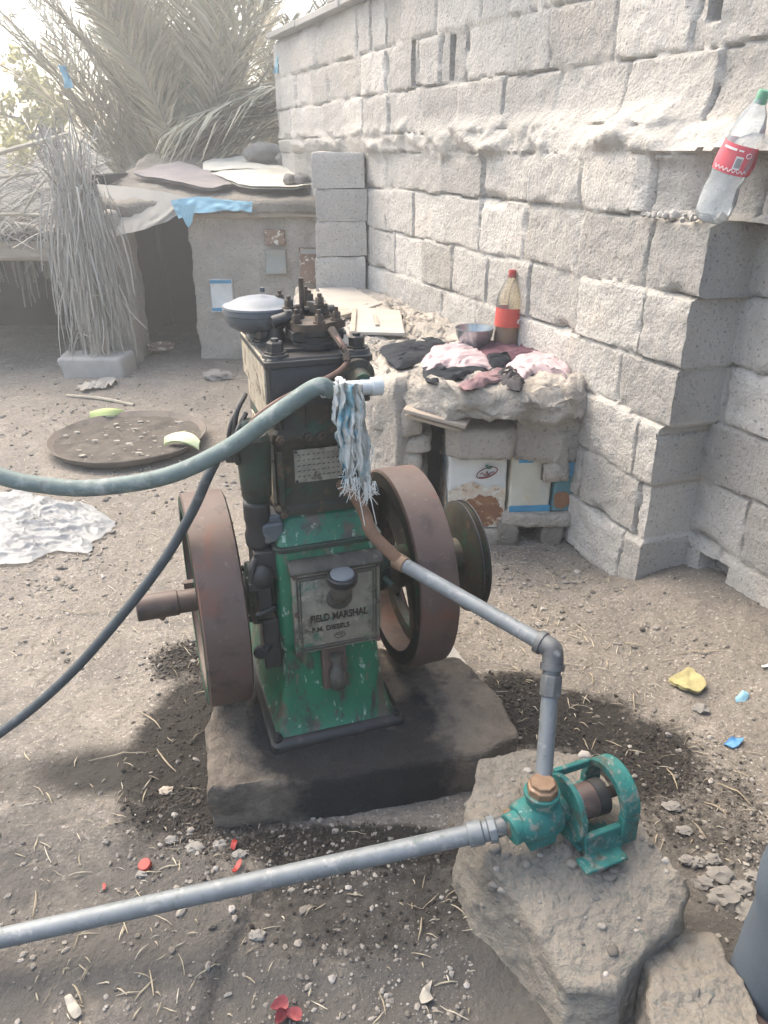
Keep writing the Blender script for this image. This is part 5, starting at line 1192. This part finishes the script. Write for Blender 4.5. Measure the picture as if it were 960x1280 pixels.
# frond wrapped post on a concrete block
fb_ = thing('frond_wrapped_post', 'shaggy post wrapped in hanging grey dead palm fronds on a concrete block', 'post', (-2.05, 5.52, 0)); rg = random.Random(31)
m_ = MB(); m_.tube([(-2.06, 5.56, .05), (-2.05, 5.56, .7), (-2.07, 5.57, 1.45)], [.075, .06, .05], 12); m_.build('post', M['rachis'], fb_)
def blade(mb, pts, w):
    vs = []; n = len(pts); wv = Vector((rg.uniform(-1, 1), rg.uniform(-.5, .5), 0)).normalized()
    for i, p in enumerate(pts):
        k = w*(.35+.65*math.sin(math.pi*(i+.5)/n)); vs += [p - wv*k, p + wv*k]
    mb.add(vs, [(2*i, 2*i+1, 2*i+3, 2*i+2) for i in range(n-1)])
for lay in range(5):
    m_ = MB(); zt = (1.50, 1.18, .95, .72, .50)[lay]; cnt = (90, 210, 200, 120, 90)[lay]
    for i in range(cnt):
        a0 = rg.uniform(0, 6.28); r0 = rg.uniform(.02, .13); z0 = zt + rg.uniform(-.16, .12); L = rg.uniform(.22, .60)
        if lay >= 3: L = min(L, z0-.10)
        out = Vector((math.cos(a0), .8*math.sin(a0), 0)); tw = Vector((rg.gauss(0, .03), rg.gauss(0, .02), 0))
        p0 = Vector((-2.06 + r0*math.cos(a0), 5.54 + r0*.8*math.sin(a0), z0))
        if lay in (1, 2, 3) and rg.random() < .72:       # leaves springing out, arching over and hooking down
            sp_ = rg.uniform(.04, .15); up = rg.uniform(.03, .12)
            pts = [p0, p0 + out*sp_*.35 + Vector((0, 0, up)), p0 + out*sp_*.75 + Vector((0, 0, up*.9)) + tw*.5, p0 + out*sp_ + Vector((0, 0, -.12*L)) + tw, p0 + out*sp_*1.12 + Vector((0, 0, -.55*L)) + tw*1.5, p0 + out*sp_*1.05 + Vector((0, 0, -.9*L)) + tw*2]
        elif lay == 0:                                # stalks standing up out of the bundle
            p0.z -= .25; pts = [p0, p0 + out*.03 + Vector((0, 0, .16)), p0 + out*.06 + Vector((0, 0, .30)) + tw, p0 + out*rg.uniform(.05, .16) + Vector((0, 0, .30 + rg.uniform(-.1, .14))) + tw*2]
        else:
            pts = [p0, p0 + out*.03 + Vector((0, 0, -L*.3)) + tw, p0 + out*.03 + Vector((0, 0, -L*.65)) + tw*1.6, p0 + out*.02 + Vector((0, 0, -L)) + tw*2.6]
        blade(m_, pts, rg.uniform(.002, .0065))
    m_.build('frond_layer', M['frond_grey'], fb_, smooth=False, fixn=False)
m_ = MB()
for z in (.32, .62, .98):
    m_.tube([(-2.06+.13*math.cos(t), 5.54+.11*math.sin(t), z+.02*math.sin(t*2)) for t in [i/20*6.283 for i in range(21)]], .007, 6)
m_.build('binding', M['rachis'], fb_)
m_ = MB(); c = [(gz(82, 480, .02)), gz(160, 474, .02)]
m_.lump([(-2.27, 5.36), (-1.86, 5.38), (-1.83, 5.60), (-2.30, 5.60)], -.03, .185, 60, 6, 7, .010, 8, .0, .02, 71)
for i, v in enumerate(m_.v):
    k = (v[2])/.155; m_.v[i] = (v[0] + (-.07 if v[0] < -2.05 else .0)*max(0, k)*.5, v[1], v[2])
tag(m_.build('foundation_block', M['concrete'], autosm=180), 'chunky concrete block at the foot of the frond wrapped post', 'concrete block')
# thatched shelter at the left
ts = thing('thatched_shelter', 'low open shelter at the far left with a thick roof of dead palm sticks', 'shelter', (-3.1, 6.0, 0)); rg = random.Random(41)
m_ = MB(); m_.tube([(-4.4, 7.2, .95), (-2.1, 7.2, .95)], .05, 10); m_.build('roof_beam', M['wood'], ts)
m_ = MB(); m_.tube([(-4.4, 5.68, .88), (-3.2, 5.68, .86), (-2.10, 5.66, .85)], .05, 10); m_.build('roof_beam', M['wood'], ts)
m_ = MB(); m_.box((-3.25, 5.635, .885), (2.3, .03, .11)); m_.build('eave_board', M['wood'], ts, bevel=.004)
for x in (-4.3, -3.35):
    m_ = MB(); m_.tube([(x, 5.75, -.05), (x+.02, 5.75, .88)], .045, 10); m_.build('post', M['trunk'], ts)
m_ = MB(); m_.lump([(-4.5, 5.66), (-2.15, 5.64), (-2.15, 7.2), (-4.5, 7.3)], .90, 1.0, 120, 10, 5, .04, 4, 0, .03, 72); m_.build('roof_bed', M['dirt'], ts, autosm=180)
m_ = MB()
for i in range(1500):
    x = rg.uniform(-4.4, -2.02); y = 5.60 + 1.7*rg.random()**1.3; z = .98 + rg.random()*(.10 + .42*sstep(5.55, 6.3, y)); a0 = rg.gauss(0, .5) + (3.14 if rg.random() < .5 else 0); L = rg.uniform(.2, .7)
    d = Vector((math.cos(a0), math.sin(a0)*.7, rg.uniform(-.25, .3))); p = Vector((x, y, z)); bd = Vector((0, 0, rg.uniform(-.12, .04)))
    if p.x + d.x*L > -1.95: d.x *= -1
    blade(m_, [p, p + d*L*.35 + bd*.3, p + d*L*.7 + bd, p + d*L + bd*2], rg.uniform(.003, .009))
for i in range(260):                      # ragged eave
    x = rg.uniform(-4.2, -2.1); p = Vector((x, 5.60, .98 + rg.uniform(-.02, .1))); L = rg.uniform(.08, .3); sl = rg.uniform(-.6, .6)
    blade(m_, [p, p + Vector((sl*L*.5, -.04, -.02)), p + Vector((sl*L, -.06, -.35*L))], rg.uniform(.003, .007))
o = m_.build('thatch', M['frond_grey'], ts, smooth=False, fixn=False); o['kind'] = 'stuff'
for i, (p0, p1, r) in enumerate((((-3.6, 5.9, 1.18), (-2.20, 6.0, 1.62), .016), ((-3.9, 5.7, 1.12), (-2.6, 6.3, 1.36), .012), ((-2.9, 5.75, 1.05), (-2.55, 5.9, 1.38), .009), ((-2.6, 5.8, 1.05), (-2.3, 6.1, 1.45), .010), ((-3.1, 5.6, 1.04), (-2.25, 5.7, 1.10), .012))):
    m_ = MB(); m_.tube(bez([p0, (Vector(p0)+Vector(p1))/2 + Vector((0, 0, .04)), p1], 6), r, 6); m_.build('branch', M['rachis'], ts)
m_ = MB()
for i in range(150):
    x = rg.uniform(-4.3, -2.28); y = 6.55 + rg.uniform(-.06, .06); L = rg.uniform(.25, .6)
    m_.tube([(x, y, .92), (x+rg.uniform(-.02, .02), y-.02, .92-L*.5), (x+rg.uniform(-.03, .03), y, .92-L)], rg.uniform(.003, .008), 4)
o = m_.build('reed_screen', M['frond_grey'], ts, smooth=False); o['kind'] = 'stuff'
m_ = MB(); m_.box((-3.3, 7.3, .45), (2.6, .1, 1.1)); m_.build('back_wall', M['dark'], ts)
# blue scraps caught in the fronds
for (u, v, Y, lab) in ((83, 96, 6.6, 'small scrap of blue plastic caught high in the left palm fronds'), (345, 77, 6.62, 'small scrap of blue plastic by the top of the block wall')):
    p = gy(u, v, Y); m_ = MB(); m_.grid(4, 6, lambda a_, b_: p + Vector(((a_-.5)*.06 + .05*b_*(1 if u > 200 else -.3), .03*math.sin(a_*7+b_*4), (b_-.5)*.15)))
    tag(m_.build('plastic_scrap', M['tarp_blue'], fixn=False), lab, 'plastic scrap')
# bushes and things beyond the yard
def bush(name, lab, c, r, n, leafs, m, seed, trunk=True):
    t = thing(name, lab, 'tree', (c[0], c[1], 0)); rg2 = random.Random(seed); m_ = MB()
    cl = [Vector((rg2.gauss(0, .45)*r[0], rg2.gauss(0, .4)*r[1], rg2.gauss(0, .42)*r[2])) for _ in range(n)]
    for q in cl:
        cr = rg2.uniform(.14, .34)*r[0]
        for _ in range(leafs):
            d = Vector((rg2.gauss(0, 1), rg2.gauss(0, 1), rg2.gauss(0, 1))).normalized()*cr*rg2.random()**.5; p = Vector(c) + q + d; s_ = rg2.uniform(.03, .075)
            u_ = Vector((rg2.uniform(-1, 1), rg2.uniform(-1, 1), rg2.uniform(-1, 1))).normalized(); w_ = u_.orthogonal().normalized()
            m_.add([p - u_*s_, p + w_*s_*.45, p + u_*s_, p - w_*s_*.45], [(0, 1, 2, 3)])
    m_.build('crown', m, t, smooth=False, fixn=False)
    m_ = MB(); m_.tube([(c[0], c[1], -.1), (c[0]+.05, c[1], c[2]*.5), (c[0], c[1], c[2])], [.14, .1, .05], 8)
    for q in cl[:8]: m_.tube([(c[0]+.03, c[1], c[2]*.6), Vector(c)+q*.5+Vector((0, 0, -.1)), Vector(c)+q], [.06, .04, .012], 6)
    m_.build('trunk', M['trunk'], t)
bush('bush', 'sunlit yellow green bush showing through the gap at the far left', (-4.9, 12.3, 2.05), (.75, .8, .75), 30, 60, M['leaf'], 3)
bush('tree', 'dusty tree rising behind the far left palms', (-9.5, 17.5, 2.6), (1.6, 1.4, 1.8), 34, 60, M['leaf_dark'], 5)
bush('tree', 'thin dusty tree behind the sparse palm near the block wall', (-2.9, 15.0, 2.4), (1.2, 1.0, 1.5), 20, 45, M['leaf_dark'], 9)
m_ = MB(); m_.lump([(-14, 20), (-1, 21.5), (8, 22), (8, 22.5), (-14, 20.6)], -.2, 1.45, 120, 3, 8, .08, .8, 0, .1, 81)
tag(m_.build('far_wall', M['far_wall'], autosm=180), 'long tan adobe wall far beyond the palms', 'wall')

# ------------------------------------------------------------------ things on the ground
TC = Vector((-1.435, 4.09, 0)); tz = gh(TC.x, TC.y, False)
m_ = MB(); m_.lathe([(0, .012), (.37, .012), (.395, .022), (.420, .050), (.428, .054), (.432, .050), (.428, .044), (.402, .012), (.38, .0), (0, .0)], (TC.x, TC.y, tz+.012), n=72)
for i, v in enumerate(m_.v):
    x, y, z = v; m_.v[i] = (x, y, z + .008*mn.noise(Vector((x*3, y*3, 2))) + .012*(x-TC.x))
tr = m_.build('iron_tray', M['iron_tray'], autosm=40); tag(tr, 'big round rusty iron tray lying on the ground full of dirt', 'tray')
m_ = MB(); m_.grid(60, 14, lambda a_, b_: (TC.x+.40*max(b_, .01)*math.cos(a_*6.2832), TC.y+.40*max(b_, .01)*math.sin(a_*6.2832), tz + .032 + .017*fbm((b_*math.cos(a_*6.2832)*4, b_*math.sin(a_*6.2832)*4, 3), 1, 3) + .012*.4*b_*math.cos(a_*6.2832) + .008*b_))
tag(m_.build('tray_dirt', M['dirt'], autosm=180), 'dark crumbly dirt filling the round iron tray', 'dirt', kind='stuff')
m_ = MB()
for i in range(60):
    a0, r0 = rng.uniform(0, 6.28), .37*rng.random()**.5; p = Vector((TC.x+r0*math.cos(a0), TC.y+r0*math.sin(a0), tz+.046)); s_ = .005 + .018*rng.random()**2; yw = rng.uniform(0, 6.28)
    m_.blob(p, (s_*rng.uniform(.8, 1.5), s_*rng.uniform(.5, 1), s_*.35), 1, .3, 2, i)
tag(m_.build('dry_scraps', M['petal'], smooth=False), 'pale dry peel scraps scattered over the dirt in the tray', 'scraps', kind='stuff')
def rind(name, lab, c, yaw, L, w, curl, flesh):
    t = thing(name, lab, 'melon rind', c); rt = Matrix.Rotation(yaw, 3, 'Z')
    def fn(off, ww):
        def f(a_, b_):
            x = (a_-.5)*L; y = (b_-.5)*w*ww*math.sin(math.pi*(.12+.76*a_)); z = curl*(1-(2*a_-1)**2)*.5 + .35*w*(1-(2*b_-1)**2) - off
            return Vector(c) + rt @ Vector((x, y + .12*L*(2*a_-1)**2, max(z, -.01)+.012))
        return f
    m_ = MB(); m_.grid(20, 8, fn(0, 1)); m_.build('rind_skin', M['peel_white'] if flesh else M['peel'], t, fixn=False)
    m_ = MB(); m_.grid(20, 8, fn(.010, .92)); m_.build('rind_flesh', M['peel'] if flesh else M['peel_white'], t, fixn=False)
p = gz(134, 522, .04); rind('melon_rind', 'pale green melon rind lying behind the rim of the round tray', (p.x, p.y, .03), R(12), .20, .09, .05, False)
p = gz(232, 553, .07); rind('melon_rind', 'curved whitish melon rind inside the round tray at its right side', (p.x, p.y, tz+.05), R(160), .22, .10, .06, True)
# white bag
m_ = MB(); bo = [P2(gz(u, v)) for u, v in ((-60, 628), (0, 618), (30, 612), (48, 622), (80, 628), (110, 632), (140, 652), (142, 664), (118, 680), (112, 694), (70, 692), (38, 706), (0, 710), (-50, 706), (-90, 670))]
def bagfn(off):
    P = bez([Vector((x, y, 0)) for x, y in bo] + [Vector((*bo[0], 0))], 10); per = len(P)-1; cx = sum(q[0] for q in bo)/len(bo); cy = sum(q[1] for q in bo)/len(bo)
    def rdg(x, y, sc, sd): return (1-abs(mn.noise(Vector((x*sc + .5*mn.noise(Vector((x*sc, y*sc, sd+1))), y*sc*1.3, sd)))*2.2))**2
    def f(a_, b_):
        i = a_*per; k = min(int(i), per-1); q = P[k].lerp(P[k+1], i-k); b_ = max(b_, .015); wob = 1 + .05*mn.noise(Vector((a_*40, 1, 2)))
        x, y = cx+(q.x-cx)*b_*wob, cy+(q.y-cy)*b_*wob; e = min(1, (1-b_)*5+.12)
        return (x, y, gh(x, y, False) + .010 + off + e*(.020*rdg(x, y, 5, 3) + .013*rdg(x, y, 11, 7) + .006*rdg(x, y, 27, 5) + .03*(1-b_*b_)*(.5+mn.noise(Vector((x*4, y*4, 12))))))
    return f
m_ = MB(); m_.grid(220, 70, bagfn(0)); tag(m_.build('plastic_bag', M['bagp'], autosm=180), 'thin crumpled white plastic bag spread on the ground at the left edge', 'plastic bag')
# small litter
p = gz(182, 1083, .012); m_ = MB(); m_.lathe([(0, .011), (.0135, .011), (.0148, .009), (.0152, 0), (.0, .0)], n=28)
rt = Matrix.Rotation(R(14), 3, 'X') @ Matrix.Rotation(R(-8), 3, 'Y'); gg = Vector((p.x, p.y, gh(p.x, p.y)+.005)); m_.v = [tuple(gg + rt @ Vector(q)) for q in m_.v]
tag(m_.build('bottle_cap', M['red'], autosm=30), 'red plastic bottle cap on the ground above the long grey pipe', 'bottle cap')
def scrap(name, px, m, lab, cat, lift=.006, crump=.008, seed=0, th=.002):
    c = [gz(u, v) for u, v in px]; n = len(c); cx = sum(q.x for q in c)/n; cy = sum(q.y for q in c)/n; P = bez([Vector((q.x, q.y, 0)) for q in c] + [Vector((c[0].x, c[0].y, 0))], 4); per = len(P)-1; m_ = MB()
    def fn(o_):
        def f(a_, b_):
            i = a_*per; k = min(int(i), per-1); q = P[k].lerp(P[k+1], i-k); b_ = max(b_, .03); x, y = cx+(q.x-cx)*b_, cy+(q.y-cy)*b_
            return (x, y, gh(x, y) + lift + crump*mn.noise(Vector((x*40, y*40, seed))) + o_)
        return f
    m_.grid(32, 6, fn(th)); m_.grid(32, 6, fn(0)); return tag(m_.build(name, m, autosm=180), lab, cat)
scrap('yellow_scrap', [(833, 857), (843, 853), (858, 848), (868, 855), (880, 868), (872, 875), (852, 870)], M['card'], 'flat pale yellow scrap lying on the ground in front of the block wall', 'scrap', .012, .006, 1, .008)
scrap('blue_scrap', [(903, 932), (915, 927), (928, 930), (918, 938)], M['blue_scrap'], 'small bright blue plastic scrap near the right edge', 'plastic scrap', .008, .02, 2)
scrap('blue_scrap', [(916, 884), (928, 880), (932, 886), (920, 889)], M['tarp_blue'], 'tiny pale blue scrap above the bright blue one near the right edge', 'plastic scrap', .006, .02, 3)
scrap('red_strip', [(291, 1101), (298, 1088), (303, 1086), (302, 1093), (295, 1102)], M['red'], 'longer red plastic strip lying just above the long grey pipe', 'plastic strip', .012, .01, 4)
scrap('red_strip', [(289, 1068), (293, 1057), (298, 1059), (294, 1069)], M['red'], 'dull red plastic scrap near the slab corner', 'plastic strip', .010, .01, 5)
scrap('red_strip', [(129, 1108), (133, 1109), (133, 1116), (130, 1117)], M['red'], 'tiny red plastic speck left of the red bottle cap', 'plastic strip', .010, .01, 6)
scrap('pale_husk', [(82, 1253), (90, 1250), (98, 1262), (104, 1272), (96, 1280), (88, 1272)], M['petal'], 'pale leaf shaped husk on the ground at the lower left', 'husk', .008, .012, 7)
scrap('white_scrap', [(524, 1250), (534, 1236), (540, 1232), (537, 1246), (541, 1256), (528, 1260)], M['petal'], 'whitish torn scrap on the grit in the lower middle', 'scrap', .008, .014, 8)
scrap('white_scrap', [(945, 858), (956, 856), (958, 859), (947, 861)], M['white_print'], 'tiny white scrap at the right edge level with the yellow scrap', 'scrap', .006, .01, 9)
scrap('cloth_scrap', [(98, 492), (118, 486), (146, 482), (140, 490), (120, 494), (104, 497)], M['tarp_grey'], 'greyish rag end lying in front of the concrete block of the post', 'rag scrap', .02, .03, 10, .004)
fl2 = thing('fruit_peel', 'dusty pink curled fruit peel on the ground at the bottom edge', 'fruit peel', gz(355, 1268))
for (u, v, rx, ry, yw) in ((350, 1262, .018, .014, .4), (366, 1272, .020, .012, -.3), (352, 1276, .014, .012, 1.2)):
    p = gz(u, v); rt = Matrix.Rotation(yw, 3, 'Z'); m_ = MB()
    m_.grid(14, 8, lambda a_, b_: Vector((p.x, p.y, gh(p.x, p.y)+.006)) + rt @ Vector((rx*math.cos(a_*6.2832)*max(b_, .03), ry*math.sin(a_*6.2832)*max(b_, .03), .016*b_**2*(1+.4*math.sin(a_*12)))))
    m_.build('peel_petal', M['pinkpeel'], fl2, fixn=False)
m_ = MB(); a0, a1 = gz(85, 500), gz(168, 511); m_.tube(bez([a0+Vector((0, 0, .03)), (a0+a1)/2+Vector((0, .03, .03)), a1+Vector((0, 0, .025))], 6), .012, 8)
tag(m_.build('stick', M['rachis']), 'thin pale stick lying on the ground behind the round tray', 'stick')
p = gz(235, 415, .02); m_ = MB(); m_.lathe([(.0, .008), (.09, .008), (.105, .03), (.11, .03), (.098, 0), (0, 0)], (p.x+.03, 6.02, gh(p.x, 6.0, False)+.05), n=28)
tag(m_.build('clay_dish', M['t_speck'], autosm=40), 'small reddish dish at the threshold of the shed doorway', 'dish')

# ------------------------------------------------------------------ person at the right edge
pe_ = thing('person', 'person in slate grey trousers at the right edge, only a lower leg in view', 'person', (.83, .93, 0))
def person():
    fx, fy = .755, .955                       # visible foot
    V = []; E = []; Rr = []
    def add(p, r, par=None):
        V.append(p); Rr.append(r); i = len(V)-1
        if par is not None: E.append((par, i))
        return i
    pel = add((.86, .93, .95), (.15, .11)); sp1 = add((.86, .94, 1.12), (.14, .10), pel); sp2 = add((.86, .93, 1.30), (.16, .11), sp1); nk = add((.86, .93, 1.48), (.055, .055), sp2)
    hd1 = add((.86, .92, 1.56), (.07, .08), nk); hd2 = add((.86, .915, 1.66), (.075, .095), hd1); add((.86, .925, 1.74), (.05, .06), hd2); add((.86, .82, 1.62), (.012, .012), hd2)
    for sx in (-1, 1):
        x = .86 + sx*.10; fxx = fx if sx < 0 else .95
        h = add((x, .93, .90), (.095, .095), pel); k = add(((x+fxx)/2, .90, .48), (.062, .065), h); an = add((fxx, .945, .09), (.036, .04), k)
        dx_ = -.055 if sx < 0 else -.01; dy_ = -.04 if sx < 0 else -.11
        he = add((fxx, .965, .035), (.034, .032), an); ba = add((fxx+dx_, .955+dy_, .030), (.044, .024), he); add((fxx+dx_*1.45, .955+dy_*1.6, .024), (.036, .018), ba)
        s_ = add((.86+sx*.19, .93, 1.40), (.06, .06), sp2); el = add((.86+sx*.25, .97, 1.12), (.042, .042), s_); w_ = add((.86+sx*.25, .90, .88), (.028, .03), el); hn = add((.86+sx*.25, .88, .80), (.036, .018), w_)
        for q in range(4):
            f1_ = add((.86+sx*.25+(q-1.5)*.019, .872, .745), (.009, .009), hn); add((.86+sx*.25+(q-1.5)*.02, .88, .70+.008*abs(q-1.4)), (.008, .008), f1_)
        t1_ = add((.86+sx*.215, .855, .79), (.010, .010), hn); add((.86+sx*.205, .845, .755), (.008, .008), t1_)
    me = bpy.data.meshes.new('body'); me.from_pydata(V, E, []); o = bpy.data.objects.new('body', me); COL.objects.link(o)
    sk = o.modifiers.new('skin', 'SKIN'); sk.use_smooth_shade = True
    for i, r in enumerate(Rr): me.skin_vertices[0].data[i].radius = r
    me.skin_vertices[0].data[0].use_root = True
    sb_ = o.modifiers.new('sub', 'SUBSURF'); sb_.levels = 1; sb_.render_levels = 2
    bpy.context.view_layer.update()
    m2 = bpy.data.meshes.new_from_object(o.evaluated_get(bpy.context.evaluated_depsgraph_get())); bpy.data.objects.remove(o)
    m2.materials.clear(); m2.materials.append(M['skin']); o = bpy.data.objects.new('body', m2); COL.objects.link(o); o.parent = pe_
    m2.transform(Matrix.Translation(-WORLD['person'])); m2.polygons.foreach_set('use_smooth', [True]*len(m2.polygons))
    def ell(c, rx, ry, n=28, f=.05, sd=0): return [Vector((c[0]+rx*math.cos(t)*(1+f*math.sin(3*t+sd)), c[1]+ry*math.sin(t)*(1+f*math.cos(4*t+sd)), c[2])) for t in [6.283*i/n for i in range(n)]]
    for sx in (-1, 1):
        x = .86 + sx*.10; fxx = fx if sx < 0 else .95; m_ = MB(); rings = []
        for i in range(15):
            t = i/14; z = .055 + t*.92; cx = fxx + (x-fxx)*t; rings.append(ell((cx+.006*math.sin(i*2.3), .94-.02*math.sin(t*3)+.006*math.cos(i*1.7), z + .006*math.sin(i*2)), .086 + .030*t + .005*math.sin(i*1.9), .090 + .03*t, f=.07, sd=i*1.1))
        m_.rings(rings, cap=False); m_.build('trouser_leg', M['c_slate'], pe_, autosm=180)
    m_ = MB(); rings = []
    for z, rx, ry in ((.72, .25, .20), (.90, .225, .175), (1.10, .20, .145), (1.30, .225, .15), (1.42, .20, .12), (1.47, .09, .085)): rings.append(ell((.86, .935, z), rx, ry, f=.02))
    m_.rings(rings, cap=False)
    for sx in (-1, 1):
        m_.tube(bez([(.86+sx*.15, .935, 1.39), (.86+sx*.22, .94, 1.28), (.86+sx*.252, .97, 1.12), (.86+sx*.252, .915, .91)], 6), [.075]*6+[.068]*6+[.055]*7, 14, cap=False)
    m_.build('tunic', M['c_slate'], pe_, autosm=180)
    m_ = MB(); m_.blob((.86, .935, 1.715), (.088, .108, .082), 3, .03, 3, 2); m_.build('hair', M['hair'], pe_)
person()
# ------------------------------------------------------------------ haze volume added for the lens veil
if True:
    m = bpy.data.materials.new('veil_haze'); m.use_nodes = True; nt = m.node_tree; nt.nodes.clear()
    pv = nt.nodes.new('ShaderNodeVolumePrincipled'); o_ = nt.nodes.new('ShaderNodeOutputMaterial')
    pv.inputs['Color'].default_value = (.92, .95, .97, 1); pv.inputs['Density'].default_value = .020; pv.inputs['Anisotropy'].default_value = .55
    nt.links.new(pv.outputs[0], o_.inputs['Volume'])
    m_ = MB(); m_.box((0, 11, 2.2), (44, 34, 6.8)); hz = m_.build('haze', m, smooth=False); hz['kind'] = 'stuff'; hz['label'] = 'pale haze volume added over the yard for the lens veil'; hz['category'] = 'haze'
